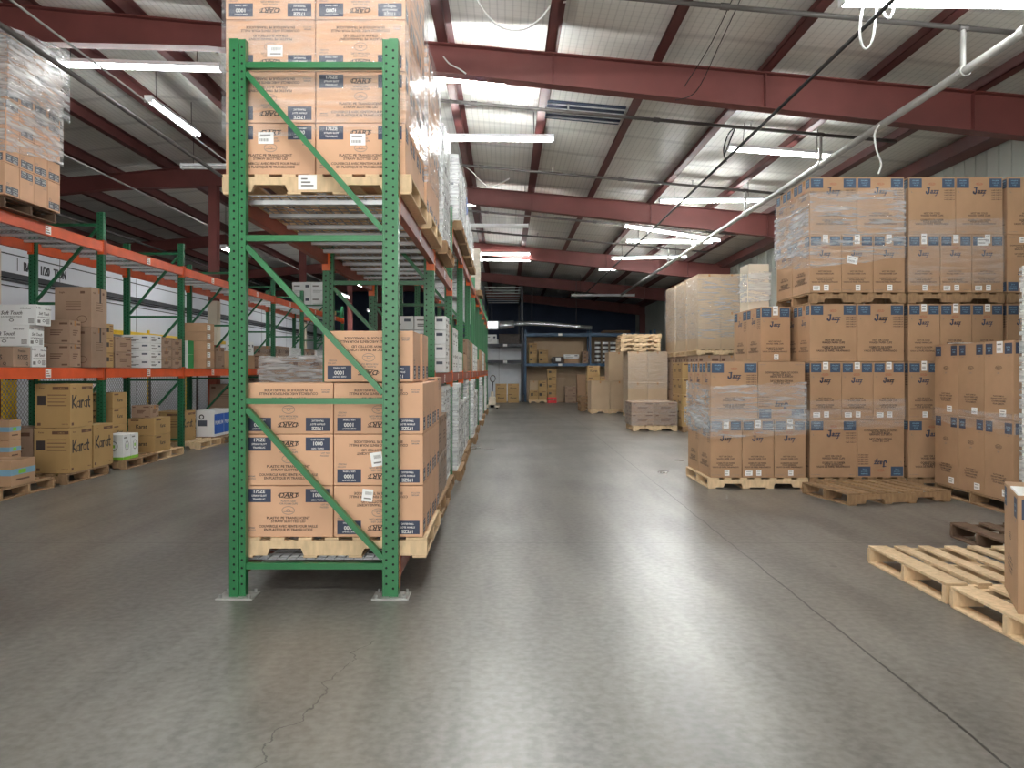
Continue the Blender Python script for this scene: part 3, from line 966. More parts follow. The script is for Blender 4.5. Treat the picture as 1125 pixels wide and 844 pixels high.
lamp(686, 248, 790, 264, 19.4, 20.0, 'tilted lit strip light sagging towards the right wall')
lamp(688, 265, 782, 266, 21.9, 21.9, 'lit strip light just under the tilted one')
lamp(672, 284, 754, 282, 24.9, 24.9, 'lit strip light over the tall plain cartons, second from the back', 'lamp_dim')
lamp(658, 296, 733, 295, 27.6, 27.6, 'lit strip light farthest back on the right side of the aisle', 'lamp_dim')
lamp(628, 325, 697, 325, 34, 34, 'unlit strip light hanging in the dark above the blue rack', 'lamp_off')
lamp(200, 184, 290, 184, 16, 16, 'unlit white strip light beside the ridge column', 'lamp_off')
strip_light(pt(163, 110, 12.7), pt(217, 148, 14.75), 'broken-looking strip light running lengthwise between purlins', 'lamp_dim')
for px, py, Y, lab in ((245, 272, 19.5, 'small bright lamp beside the ridge column'), (372, 323, 27, 'small bright lamp seen under the rack decking, lowest pair'), (391, 311, 30, 'small bright lamp seen under the rack decking, higher one'), (405, 341, 33, 'small bright lamp seen low under the rack decking')):
    q = pt(px, py, Y); strip_light(q, q + Vector((.05, 1.2, 0)), lab, 'lamp_bright', .16)
# rows continued with added, unseen lamps to brighten the foreground
for i, (x0, x1, z, y) in enumerate([(-1.5, .94, 5.5, 7.9), (-1.5, .94, 5.5, 5.2), (-1.5, .94, 5.5, 2.6), (-1.5, .94, 5.5, -.4)]):
    row = ['over the aisle', 'over the pallets', 'over the orange rack side'][0 if x0 == -1.5 else 1 if x0 > 0 else 2]
    strip_light((x0, y, z), (x1, y, z), 'added unseen strip light %s behind the camera, %s from the door' % (row, ['fourth', 'third', 'second', 'first'][i]), 'lamp_bright' if i else 'lamp_dim')

# ------------------------------------------------------------------ pipes and cables
def pipe(name, pts, r, m, label, cat, clamps=()):
    t = thing(name, label, cat, pts[0])
    o = Vector(pts[0]); mb = MB(); mb.tube([Vector(p) - o for p in pts], r, m, 12); mb.build('tube', t, True)
    for c in clamps:
        mb = MB(); c = Vector(c) - o; d = (Vector(pts[-1]) - Vector(pts[0])).normalized() * .05
        mb.tube([c - d, c + d], r * 1.35, m, 12); mb.build('coupling', t)
    return t


pipe('sprinkler_main', [(5.0, -3, 4.7), (5.0, 33, 4.7)], .048, 'pipe_grey', 'thick grey sprinkler main running lengthwise above the cup cartons', 'pipe', [(5.0, y, 4.7) for y in (7.4, 8.4, 12.2, 16, 19.8, 23.6)])
words_ = ['nearest thin sprinkler branch pipe crossing under the roof', 'second thin sprinkler branch pipe crossing the roof bay', 'third thin sprinkler branch pipe before the second red beam', 'fourth sprinkler branch pipe past the second red beam', 'farthest sprinkler branch pipe deep in the roof']
for i, y in enumerate((8.4, 12.2, 16.0, 20.6, 23.6)):
    def zb(x): return ztop(x) - .13 - (.0 if i else .0)
    pts = [(-3.4, y, zb(-3.4)), (6.2, y, zb(6.2))]
    t = pipe('sprinkler_pipe', pts, .028, 'pipe_dark', words_[i], 'pipe', [(x, y, zb(x)) for x in (-.5, 2.4, 5.0)])
    mb = MB(); mb.tube([Vector((5.0, y, zb(5.0))) - Vector(pts[0]), Vector((5.0, y, 4.75)) - Vector(pts[0])], .03, 'pipe_grey', 10); mb.build('riser', t)
    for x in (-1.9, 1.0, 3.9):
        mb = MB(); o = Vector(pts[0]); mb.tube([Vector((x, y, zb(x))) - o, Vector((x, y, zb(x) + .1)) - o], .014, 'pipe_grey', 8); mb.tube([Vector((x, y, zb(x) + .1)) - o, Vector((x, y, zb(x) + .112)) - o], .035, 'pipe_grey', 8); mb.build('sprinkler_head', t)
for X, Z, r, m, lab in ((3.58, 4.86, .022, 'cable_black', 'black conduit running lengthwise above the lamps on the right'), (-5.2, 5.0, .03, 'pipe_dark', 'dark pipe running lengthwise above the orange rack'), (-7.9, 5.3, .02, 'pipe_grey', 'thin grey conduit running along the ridge columns'), (-10.2, 5.0, .03, 'pipe_dark', 'dark pipe beyond the white partition'), (-4.55, 4.85, .012, 'pipe_grey', 'thin wire line strung above the orange rack')):
    pipe('conduit', [(X, -2, Z), (X, 34, Z)], r, m, lab, 'pipe')


def cable(pts, r, m, label, n=8):
    # smooth curve through the given points
    P = [Vector(p) for p in pts]; out = []
    for i in range(len(P) - 1):
        p0, p1, p2, p3 = P[max(i - 1, 0)], P[i], P[i + 1], P[min(i + 2, len(P) - 1)]
        for k in range(n):
            t = k / n
            out.append(.5 * ((2 * p1) + (p2 - p0) * t + (2 * p0 - 5 * p1 + 4 * p2 - p3) * t * t + (3 * p1 - p0 - 3 * p2 + p3) * t ** 3))
    out.append(P[-1])
    mb = MB(); o = P[0]; mb.tube([q - o for q in out], r, m, 6)
    return mb.build('electrical_cable', None, True, loc=o, label=label, cat='cable')


cable([pt(522, -6, 9.1), pt(533, 14, 9.1), pt(552, 31, 9.1), pt(575, 33, 9.1), pt(594, 20, 9.1), pt(606, 6, 9.1), pt(622, 2, 9.1)], .011, 'cable_white', 'grey cable drooping in a loop before the first red beam')
cable([pt(240, 62, 10.8), pt(232, 45, 10.8), pt(215, 35, 10.8), pt(212, 22, 10.8), pt(222, 17, 10.8), pt(236, 30, 10.8), pt(245, 52, 10.8)], .011, 'cable_white', 'white cable looped at the end of the long strip light')
cable([pt(952, -6, 7.7), pt(946, 18, 7.7), pt(945, 42, 7.7), pt(951, 54, 7.7), pt(959, 42, 7.7), pt(963, 10, 7.7), pt(966, -6, 7.7)], .012, 'cable_white', 'white cable loop hanging from the topmost strip light')
cable([pt(968, -4, 7.7), pt(970, 12, 7.7), pt(977, 20, 7.7), pt(982, 8, 7.7), pt(981, -4, 7.7)], .012, 'cable_white', 'short white cable loop beside the longer one')
cable([pt(966, 137, 9.6), pt(961, 148, 9.6), pt(963, 165, 9.6), pt(968, 180, 9.6), pt(965, 191, 9.6)], .012, 'cable_white', 'white cable end dangling from the sprinkler main')
cable([pt(798, 178, 12.8), pt(795, 165, 12.8), pt(800, 148, 12.8), pt(807, 141, 12.8), pt(803, 152, 12.8), pt(796, 170, 12.8)], .012, 'cable_black', 'black cable loop at the strip light by the sprinkler main')
cable([pt(560, 196, 16.2), pt(540, 206, 16.2), pt(529, 200, 16.2), pt(520, 190, 16.2), pt(511, 183, 16.2)], .012, 'cable_white', 'white cable hanging above the white wrapped cartons')
cable([pt(487, 62, 10.2), pt(494, 70, 10.2), pt(505, 76, 10.2), pt(512, 81, 10.2)], .01, 'cable_white', 'white cable running to the strip light on the first beam')
cable([pt(815, -4, 8.6), pt(790, 50, 9.4), pt(765, 100, 10.1), pt(742, 110, 10.15)], .006, 'cable_black', 'thin dark wire slanting down to the first red beam')
cable([pt(806, -4, 8.6), pt(780, 50, 9.3), pt(752, 95, 10.0)], .006, 'cable_black', 'thin dark wire strung back along the roof')

# ------------------------------------------------------------------ loads
ORD = ['bottom', 'second', 'third', 'fourth', 'fifth', 'sixth']


def layer(k, n):
    return 'only' if n == 1 else 'top' if k == n - 1 else ORD[k]


def place(i, nx, j, ny):
    h = '' if nx == 1 else ('left', 'right')[i] if nx == 2 else ('left', 'middle', 'right')[i]
    v = '' if ny == 1 else ('front', 'rear')[j] if ny == 2 else ('front', 'middle-depth', 'rear')[j] if ny == 3 else ('first', 'second', 'third', 'fourth')[j] + ' back'
    return (v + ' ' + h).strip()


def load(style, dims, x0, y0, z0, nx, ny, nz, desc, where, keep=None, flip=None, turned=(), gap=.006, group=None, name='carton', skip=()):
    """Cartons stacked in layers; x0, y0: near low corner. A turned layer lies with its length across."""
    out = {}
    w, d, h = dims
    for k in range(nz):
        tn = k in turned
        a, b = (d, w) if tn else (w, d)
        n1, n2 = (turned[k] if isinstance(turned, dict) and tn else (nx, ny))
        for i in range(n1):
            for j in range(n2):
                if (i, j, k) in skip or (keep and not keep(i, j, k, n1, n2)): continue
                xc = x0 + i * (a + gap) + a / 2; y = y0 + j * (b + gap)
                p = place(i, n1, j, n2)
                lab = '%s, %s layer%s, %s' % (desc, layer(k, nz), ' ' + p if p else '', where)
                fl = bool(flip and flip(i, j, k))
                o = carton(style, dims, xc, y + (b - d) / 2, z0 + k * (h + .004), lab, group or where, math.pi / 2 if tn else 0, fl, name)
                out[i, j, k] = o
    return out


RIGHTCOL = lambda i, j, k, nx, ny: i == nx - 1
FRONT = lambda i, j, k, nx, ny: j == 0
FRONT_R = lambda i, j, k, nx, ny: j == 0 or i == nx - 1
FRONT_L = lambda i, j, k, nx, ny: j == 0 or i == 0

# --- the end bay of the green rack
LID = (.578, .385, .33)
pallet(-1.115, 4.97, .228, 'yellow wooden pallet on the lowest beams at the end of the green rack')
c = load('lid', LID, -1.694, 4.985, .36, 2, 3, 3, 'peach lid carton', 'low pallet at the green rack end', FRONT_R, lambda i, j, k: i == 1 or k == 2)
sticker(c[1, 0, 1], *LID, 'f', .3, .16, .075, .09, .15); sticker(c[1, 0, 0], *LID, 'f', .36, .06, .07, .08, -.1)
carton('lid', LID, -.885, 4.99, 1.366, 'peach lid carton alone on top of the low pallet at the green rack end', 'low pallet at the green rack end', 0, True)
carton('lid', LID, -.87, 5.4, 1.366, 'peach lid carton behind the lone top one on the low rack pallet', 'low pallet at the green rack end', 0, True)
p = pallet(-1.215, 4.96, 2.576, 'yellow wooden pallet on the upper beams at the end of the green rack')
mb = MB(); mb.box(-.12, 0, -.0016, -.0004, .03, .125, 'paper_white'); f = Face(mb, (-.12, -.0016, .03), (1, 0, 0), (0, 0, 1), (0, -1, 0), .12, .09)
for i in range(3): f.rect(.02, .1 - .02 * i, .02 + i * .022, .03 + i * .022, 'ink_grey')
mb.build('shipping_label', p, label='white paper shipping label')
c = load('lid', LID, -1.808, 4.975, 2.708, 2, 3, 5, 'peach lid carton', 'upper pallet at the green rack end', FRONT_R, lambda i, j, k: k >= 2 or (i == 0 and k == 1))
sticker(c[0, 0, 0], *LID, 'f', .26, .235, .1, .075); sticker(c[1, 0, 0], *LID, 'f', .27, .225, .1, .075); sticker(c[0, 0, 2], *LID, 'f', .26, .2, .1, .075); sticker(c[1, 0, 3], *LID, 'f', .26, .17, .09, .06)
wrap(-1.828, -.62, 4.963, 6.153, 2.98, 4.36, 'clear stretch wrap round the upper peach cartons at the green rack end', 'film_thin', 'fr', .008, .04, None, {'r': 'film_thick'})
skid(-1.2, 6.17, 2.576, 'wooden pallet second along the upper beams of the green rack', 'wood_new')
load('lid', LID, -1.792, 6.165, 2.71, 2, 3, 4, 'peach lid carton', 'second upper pallet of the green rack', RIGHTCOL, lambda i, j, k: k % 2 == 0)
wrap(-1.8, -.615, 6.16, 7.338, 2.95, 4.05, 'clear stretch wrap round the second upper pallet of the green rack', 'film_thick', 'frb', .012, .05)
skid(-1.13, 6.24, .228, 'wooden pallet second along the lowest beams of the green rack', 'wood_grey')
load('kraft', (.55, .5, .34), -1.66, 6.26, .36, 2, 2, 2, 'brown carton', 'second low pallet of the green rack', RIGHTCOL)
carton('lid', LID, -.84, 6.27, 1.052, 'peach lid carton on the brown cartons of the second low pallet', 'second low pallet of the green rack')
wrap(-1.67, -.535, 6.25, 7.28, .4, .75, 'clear stretch wrap round the brown cartons of the second low pallet', 'film_thin', 'fr', .01, .04)

# --- following bays of the green rack
BAYW = ['second', 'third', 'fourth', 'fifth', 'sixth', 'seventh', 'eighth', 'ninth']
for b in range(1, 9):
    y = GY[b]; bw = BAYW[b - 1]
    far = b >= 4; ny, d = (1, 1.0) if far else (2, .5)
    for q in (0, 1):
        yy = y + .1 + q * 1.175; half = 'near half' if q == 0 else 'far half'
        # on the floor
        x0 = -.62 - (.03 if q else 0) - (.04 if b % 2 else 0)
        if b == 1:
            st, h, n = (('kraft', .34, 2), ('white', .28, 4))[q]
        else:
            st, h, n = ('white', .28, 4 - (b + q) % 2)
        fl_ = not (q and b >= 4)
        if fl_: skid(x0 - .555, yy, 0, 'pallet on the floor in the %s green rack bay, %s' % (bw, half), 'wood_grey')
        if fl_: load(st, (.55, d, h), x0 - 1.11, yy + .01, .132, 2, ny, n, '%s carton' % ('brown' if st == 'kraft' else 'white'), 'floor pallet, %s of %s green rack bay' % (half, bw), RIGHTCOL)
        if b < 7 and fl_: wrap(x0 - 1.12, x0 + .012, yy, yy + 1.03, .2, .1 + n * h, 'clear stretch wrap round the floor pallet, %s of %s green rack bay' % (half, bw), 'film_thick', 'fr', .012, .03)
        # on the middle beams
        if b == 1 and q == 0:
            load('white', (.325, .45, .142), -1.265, 7.9, 1.418, 2, 1, 4, 'flat white carton', 'middle beams, near half of second green rack bay')
        else:
            st = ('white', 'tan', 'kraft', 'tan', 'white')[(b * 2 + q) % 5]; n = 2 if (b + q) % 3 else 1
            cw = {'white': 'white', 'tan': 'tan', 'kraft': 'brown'}[st]
            load(st, (.5, d if far else .45, .29), -1.68, yy + .06, 1.418, 2, ny, n, '%s carton' % cw, 'middle beams, %s of %s green rack bay' % (half, bw), RIGHTCOL)
        # on the top beams
        zt = 2.576 if b == 1 else 3.256
        if b in (1, 2, 3) or (b == 5 and q == 1):
            if b == 5: st, h, n, cw = 'round', .25, 4, 'cream ring-marked'
            else: st, h, n, cw = 'white', .285, (4 if b == 1 else 3 - (b == 3)), 'white'
            xo = -.17 if (b == 1 and q) else 0
            skid(-1.17 + xo, yy, zt, 'pallet on the top beams in the %s green rack bay, %s' % (bw, half), 'wood_grey')
            load(st, (.55, d if b < 4 else .5, h), -1.72 + xo, yy + .01, zt + .132, 2, ny if b < 4 else 2, n, '%s carton' % cw, 'top beams, %s of %s green rack bay' % (half, bw), (lambda i, j, k, u, v: i == 1 and j == 0) if b == 5 else RIGHTCOL)
            wrap(-1.73 + xo, -.6 + xo, yy, yy + 1.03, zt + .14, zt + .13 + n * h, 'clear stretch wrap on the top beams, %s of %s green rack bay' % (half, bw), 'film_thick' if b < 4 else 'film_thin', 'fr', .014, .04)
mb = MB(); mb.bevbox(-.2, .2, 0, .35, 0, .3, 'ink_royal', .05); mb.build('tarp_bundle', None, loc=(-.82, 12.5, 4.0), label='blue folded bundle on white cartons high in the green rack', cat='bundle')

# --- orange rack: upper beams
skid(-6.27, 8.68, 3.286, 'wooden pallet on the upper orange beams under the tall wrapped load', 'wood_dark')
load('lid_tan', (.4, .265, .36), -6.83, 8.63, 3.42, 3, 4, 5, 'pale tan carton', 'tall wrapped pallet on upper orange beams', lambda i, j, k, a, b: i == 2, lambda i, j, k: k % 2 == 1 or (j + k) % 3 == 0)
wrap(-6.9, -5.54, 8.57, 9.78, 4.5, 5.28, 'white bunched stretch wrap at the top of the tall load on the upper orange beams', 'film_thick', 'fr', .014, .2)
wrap(-6.84, -5.595, 8.62, 9.73, 3.9, 5.26, 'glossy stretch wrap round the tall load on the upper orange beams', 'film_thick', 'frb', .014, .16)
skid(-6.27, 24.77, 3.286, 'wooden pallet under white cartons far along the upper orange beams', 'wood_new')
load('white', (.6, .5, .43), -6.86, 24.79, 3.42, 2, 2, 2, 'white carton', 'far pallet on the upper orange beams', FRONT)


def lc(style, dims, xr, y, z, label, group='goods on the lower orange beams', flip=False, cat='box'):
    return carton(style, dims, xr - dims[0] / 2, y, z, label, group, 0, flip)


ZS = 1.481
for k, (xr, y) in enumerate(((-5.82, 9.46), (-5.84, 9.44), (-5.77, 9.47))):
    lc('soft', (.62, .3, .255), xr, y, ZS + k * .258, 'white tissue carton, %s of three stacked on the lower orange beam' % ('bottom', 'middle', 'top')[k])
lc('roses', (.5, .33, .24), -5.79, 9.05, ZS, 'brown carton of roses in front of the white tissue cartons')
for k in range(2):
    lc('kraft', (.36, .27, .31), -5.77, 10.19, ZS + k * .314, 'small brown carton, %s of two between tissue cartons and tall carton' % ('lower', 'upper')[k])
    lc('tapes', (.5, .42, .55), -5.69, 10.57, ZS + k * .554, 'tall brown carton with black tape, %s of two on the lower orange beam' % ('lower', 'upper')[k])
for k in range(3): lc('mark', (.4, .22, .21), -5.78, 11.13, ZS + k * .214, 'small tan carton, %s of three just behind the tall taped cartons' % ('bottom', 'middle', 'top')[k])
for k in range(2): lc('kraft', (.4, .5, .23), -5.78, 11.4, ZS + k * .234, 'brown carton, %s of two before the grey printed cartons' % ('lower', 'upper')[k])
for k in range(4): lc('white', (.46, .4, .13), -5.72, 12.4, ZS + k * .134, 'flat grey-white printed carton, %s of four on the lower orange beam' % ('bottom', 'second', 'third', 'top')[k])
for k in range(3):
    for j in range(2): lc('kraft', (.44, .4, .17), -5.74, 12.84 + j * .42, ZS + k * .174, 'flat brown carton, %s layer, %s pile before the second rack upright' % (('bottom', 'middle', 'top')[k], ('near', 'far')[j]))
for k in range(2): lc('green', (.3, .25, .25), -5.78, 14.02, ZS + k * .254, 'white carton with green side, %s of two' % ('lower', 'upper')[k])
for k in range(5):
    o = lc('tan', (.52, .4, .17), -5.72, 14.72, ZS + k * .174, 'light tan carton, %s of five in the pile behind the green-sided cartons' % ('bottom', 'second', 'third', 'fourth', 'top')[k])
    sticker(o, .52, .4, .17, 'r', .12, .085, .16, .1)
for j, (y, st, h) in enumerate(((15.3, 'kraft', .42), (15.85, 'tan', .36), (17.2, 'tan', .3), (18.2, 'kraft', .34))):
    lc(st, (.55, .48, h), -5.76, y, ZS, '%s carton, %s along the shelf end near the ridge column' % ({'kraft': 'brown', 'tan': 'tan'}[st], ('first', 'second', 'third', 'fourth')[j]))
lc('white', (.5, .4, .3), -5.76, 17.22, ZS + .304, 'white carton on a tan carton at the far end of the orange shelf')

# --- orange rack: on the floor
G = 'goods on the floor under the orange rack'
skid(-6.14, 8.43, 0, 'grey pallet nearest the camera under the orange rack', 'wood_grey')
lc('band', (.5, .45, .29), -5.54, 8.62, .132, 'blue-banded carton alone at the front of the nearest pallet', G)
for k in range(3): lc('band', (.5, .22, .235), -5.88, 9.12, .132 + k * .239, 'blue-banded carton, %s of three behind the lone one' % ('bottom', 'middle', 'top')[k], G)
skid(-6.11, 9.66, 0, 'wooden pallet under the big black-lettered cartons', 'wood_grey')
skid(-6.11, 11.155, 0, 'wooden pallet under the lime-edged white cartons', 'wood_grey')
KA = (.46, .52, .57)
lc('karat', KA, -5.52, 9.76, .132, 'big tan carton with black lettering, below the upper one', G)
lc('karat', KA, -5.53, 10.33, .132, 'big tan carton with black lettering, beside the stacked pair', G)
carton('karat', (.46, .5, .56), -5.75, 9.79, .706, 'big tan carton with black lettering, stacked on top', G, -.05)
lc('kraft', (.46, .5, .57), -6.02, 9.8, .132, 'dark brown carton behind the big lettered cartons', G)
for j in range(2): lc('lime', (.3, .23, .37), -5.55, 11.17 + j * .24, .132, 'white carton with lime bottom edge, %s of the two' % ('nearer', 'farther')[j], G)
for k in range(4): lc('name', (.42, .44, .24), -5.87, 11.5, .132 + k * .244, 'brown carton, %s of four behind the lime-edged cartons' % ('bottom', 'second', 'third', 'top')[k], G)
skid(-6.13, 12.2, 0, 'wooden pallet before the second rack upright under low brown cartons', 'wood_new')
for k in range(2): lc('name', (.42, .58, .27), -5.57, 12.22, .132 + k * .274, 'low brown carton, %s of two before the second rack upright' % ('lower', 'upper')[k], G)
lc('name', (.42, .5, .3), -6.05, 12.2, .132, 'brown carton behind the low pair before the second upright', G)
lc('kraft', (.3, .3, .2), -5.65, 12.25, .132 + .549, 'small brown carton on top of the low pair', G)
skid(-6.15, 13.98, 0, 'wooden pallet behind the second rack upright', 'wood_new')
skid(-6.13, 15.1, 0, 'wooden pallet under the blue-sided cartons', 'wood_grey')
lc('karat', (.5, .66, .55), -5.92, 14.04, .132, 'large tan carton behind the second rack upright', G)
for j in range(2): lc('blue', (.36, .5, .52), -5.72, 15.13 + j * .51, .132, 'white carton with blue side, %s of the two on the floor pallet' % ('nearer', 'farther')[j], G)
skid(-6.2, 16.62, 0, 'pallet under the far brown cartons of the orange rack', 'wood_grey')
for k in range(2): lc('kraft', (.6, .6, .5), -5.8, 16.66, .132 + k * .504, 'large brown carton, %s of two at the far end under the orange shelf' % ('lower', 'upper')[k], G)
for q, (y, st) in enumerate(((19.4, 'kraft'), (20.6, 'white'), (22.15, 'kraft'), (23.4, 'white'))):
    skid(-6.28, y, 0, 'pallet on the floor past the shelf end, %s along' % ORD[q].replace('bottom', 'first'), 'wood_grey')
    load(st, (.55, 1.0, .96), -6.84, y + .01, .132, 2, 1, 2, '%s carton' % {'kraft': 'brown', 'white': 'white'}[st], 'wrapped %s pallet past orange shelf end' % ORD[q].replace('bottom', 'first'), FRONT_R)
    wrap(-6.85, -5.72, y, y + 1.02, .3, 2.0, 'clear stretch wrap on the %s pallet past the orange shelf end' % ORD[q].replace('bottom', 'first'), 'film_thin', 'fr', .015, .03)
# grey wrapped load standing in the side aisle
skid(-3.61, 13.0, 0, 'wooden pallet under the grey wrapped load in the side aisle', 'wood_grey')
load('kraft', (.52, 1.0, .76), -4.14, 13.01, .132, 2, 1, 2, 'brown carton', 'grey wrapped load in the side aisle', None)
wrap(-4.16, -3.07, 13.0, 14.04, .2, 1.7, 'shiny grey stretch wrap round the load in the side aisle', 'film_thick', 'frlb', .03, .02)

# ------------------------------------------------------------------ cup cartons on the right
CUP = (.382, .572, .704)
Y9 = 9.38


def tags(c, keys, top=True, bottom=True):
    for key in keys:
        o = c.get(key)
        if not o: continue
        if top: sticker(o, *CUP, 'f', .19, .655, .065, .085 + R.uniform(0, .05))
        if bottom:
            sticker(o, *CUP, 'f', .2, .06, .06, .07)
            if R.random() < .4: sticker(o, *CUP, 'f', .08, .055, .085, .06)


A = 'wrapped front pallet of cup cartons'
pallet(3.08, 9.36, 0, 'yellow wooden pallet under the wrapped front cup cartons', d=1.15)
c = load('cup', CUP, 2.502, 9.37, .132, 3, 2, 2, 'tall cup carton', A, FRONT_L, lambda i, j, k: k == 1 and i == 1, {1: (2, 3)})
tags(c, [(i, 0, 0) for i in range(3)])
wrap(2.495, 3.668, 9.362, 10.56, .66, 1.3, 'clear stretch wrap band round the front pallet of cup cartons', 'film_mid', 'frlb', .012, .05, None, {'l': 'film_thick'})
wrap(2.468, 3.694, 9.332, 10.6, .7, .95, 'tight glossy wrap band between the two layers of front cup cartons', 'film_thin', 'fl', .006, -.05, None, {'l': 'film_thick'})
c = load('cup', CUP, 3.29, 9.9, 1.552, 1, 2, 1, 'tall cup carton', 'standing on the wrapped front pallet')
tags(c, [(0, 0, 0)])
skid(3.6, 10.62, 0, 'pallet hidden behind the wrapped front cup cartons', 'wood_grey')
load('cup', CUP, 3.29, 10.64, .132, 1, 1, 2, 'tall cup carton', 'behind the wrapped front pallet')
carton('cream', (.28, .4, .64), 3.49, 10.58, 2.262, 'narrow cream carton with torn film on top of the cup cartons')
wrap(3.335, 3.645, 10.56, 10.99, 2.4, 2.8, 'crumpled film on the narrow cream carton', 'film_thick', 'fl', .02, .03)

for q, (x0, nm) in enumerate(((3.725, 'first'), (4.93, 'second'), (6.135, 'third'))):
    W = 'in the %s tall stack of cup cartons' % nm
    skid(x0 + .58, Y9 + .01, 0, 'pallet under the %s tall stack of cup cartons' % nm, 'wood_grey', d=1.15, w=1.18)
    keep = FRONT_L if q == 0 else FRONT
    def named(ks, d):
        return {k + 1: v for k, v in d.items()}
    rows = [(2, 3, True), (3, 2, False), (2, 3, True) if q == 0 else (3, 2, False), (3, 2, False), (2, 3, True)]
    z = .132
    for k, (n1, n2, tn) in enumerate(rows):
        if k == 3:
            skid(x0 + .58, Y9 + .01, z, 'pallet high in the %s tall stack of cup cartons' % nm, 'wood_grey', d=1.15, w=1.18); z += .135
        a, b_ = (CUP[1], CUP[0]) if tn else (CUP[0], CUP[1])
        for i in range(n1):
            for j in range(n2):
                if not keep(i, j, k, n1, n2): continue
                fl = (q == 0 and k == 0 and i == 1) or (q == 2 and k == 3)
                lab = 'tall cup carton, %s row %s, %s' % (('bottom', 'second', 'third', 'fourth', 'top')[k], place(i, n1, j, n2), W)
                o = carton('cup', CUP, x0 + i * (a + .006) + a / 2, Y9 + .02 + j * (b_ + .006) + (b_ - CUP[1]) / 2, z, lab, W, math.pi / 2 if tn else 0, fl)
                if j == 0 and not tn and k in (1, 2, 3):
                    tags({(i, 0, k): o}, [(i, 0, k)], True, k != 2)
                    if k == 3 and (q, i) in ((0, 1), (1, 2)): sticker(o, *CUP, 'f', .13, .4 if q == 0 else .62, .13, .09, -.2 if q == 0 else 0)
        z += .708
wrap(3.715, 4.885, Y9 + .005, 10.57, 2.82, 3.7, 'clear stretch wrap round the top of the first tall stack of cup cartons', 'film_mid', 'frlb', .012, .14)
wrap(3.708, 3.9, Y9 - .002, 10.58, 2.95, 3.5, 'white crinkled wrap on the corner of the first tall stack', 'film_thick', 'l', .015, .1)
wrap(4.92, 6.09, Y9 + .005, 10.57, 2.5, 3.3, 'clear stretch wrap round the top of the second tall stack of cup cartons', 'film_thin', 'fl', .01, .03)
wrap(3.715, 4.885, Y9 + .005, 10.57, .75, 1.1, 'clear stretch wrap low on the first tall stack of cup cartons', 'film_thin', 'fl', .01, .03)

# tall lid cartons nearer on the right
OV = (.42, .462, .8)
W = 'dark stack beside the loose grey pallet'
skid(5.63, 7.6, 0, 'pallet under the tall oval-marked cartons', 'wood_grey', d=1.4)
c = load('oval', OV, 5.03, 7.61, .132, 2, 3, 2, 'tall oval-marked carton', W, FRONT_L)
for k in range(2):
    for j in range(3):
        sticker(c[0, j, k], *OV, 'l', .3 if k else .34, .07, .1, .07)
sticker(c[0, 0, 1], *OV, 'l', .25, .74, .1, .12)
mb = MB(); mb.bevbox(-.1, .1, 0, .16, 0, .006, 'paper_white', .002); mb.build('paper_sheet', None, loc=(5.1, 8.5, 1.7395), rot=(0, 0, .2), label='white paper lying on the tall oval-marked cartons', cat='paper')
wrap(5.02, 5.9, 7.6, 9.02, .86, 1.02, 'twisted stretch wrap band round the tall oval-marked cartons', 'film_thin', 'fl', .02, .06)
skid(5.36, 7.03, 0, 'pallet under the white wrapped load at the picture edge', 'wood_grey', w=.6, d=.54)
load('white', (.575, .5, .58), 5.065, 7.04, .132, 2, 1, 4, 'white carton', 'wrapped load at the right picture edge', lambda i, j, k, u, v: i == 0)
wrap(5.055, 5.655, 7.03, 7.55, .2, 2.46, 'white stretch wrap round the load at the right picture edge', 'film_thick', 'frl', .02, .02)

# loose pallets
pallet(4.27, 8.3, 0, 'weathered empty pallet before the tall stacks of cup cartons', 'wood_grey', math.radians(12), 1.26, .86, n=8)
pallet(4.42, 5.8, 0, 'dark empty pallet behind the pale ones', 'wood_dark', math.radians(-2), 1.22, .82, n=6)
pallet(3.32, 4.735, 0, 'pale new pallet, the farther of the two near ones', 'wood_new', 0, 1.22, 1.02)
p = pallet(3.32, 3.66, 0, 'pale new pallet at the near corner under the upright carton', 'wood_new', math.radians(.6), 1.22, 1.02, n=6)
mb = MB(); mb.box(-.6115, -.6105, .2, .32, .04, .08, 'paper_white'); f = Face(mb, (-.6115, .32, .04), (0, -1, 0), (0, 0, 1), (-1, 0, 0), .12, .04); f.text('28', .06, .008, .032, 'ink_dark'); mb.build('pallet_tag', p, label='white tag numbered 28')
o = carton('oval', (.45, .6, .635), 3.088, 4.293 - .3, .132, 'upright brown carton with white top flap standing on the near pallet', None, math.radians(-27.4), jit=False)
mb = MB(); mb.bevbox(-.225, .225, 0, .3, .636, .648, 'paper_white', .002); mb.build('lid_flap', o, label='white top flap')

# ------------------------------------------------------------------ farther down on the right
W = 'top of the far wrapped bulk stacks'
for q, y in enumerate((20.0, 21.4, 22.8)):
    nm = ('first', 'second', 'third')[q]
    skid(5.6, y, 0, 'floor pallet of the %s far bulk stack' % nm, 'wood_grey', d=1.2)
    load('kraft', (.575, .58, .85), 5.02, y + .01, .132, 2, 2, 2, 'brown carton', 'lower load of the %s far bulk stack' % nm, FRONT_L if q == 0 else lambda i, j, k, a, b: i == 0)
    skid(5.6, y, 1.845, 'upper pallet of the %s far bulk stack' % nm, 'wood_new', d=1.2)
    load('plain', (.58, 1.2, .98), 5.02, y + .0, 1.98, 2, 1, 2, 'huge plain carton', 'upper load of the %s far bulk stack' % nm, None if q == 0 else lambda i, j, k, a, b: i == 0)
    wrap(5.0, 6.2, y - .02, y + 1.22, 2.3, 3.9, 'clear stretch wrap round the upper load of the %s far bulk stack' % nm, 'film_mid', 'fl', .02, .05)
skid(4.68, 17.9, 0, 'pallet under the olive-tan carton pile', 'wood_grey', w=1.1)
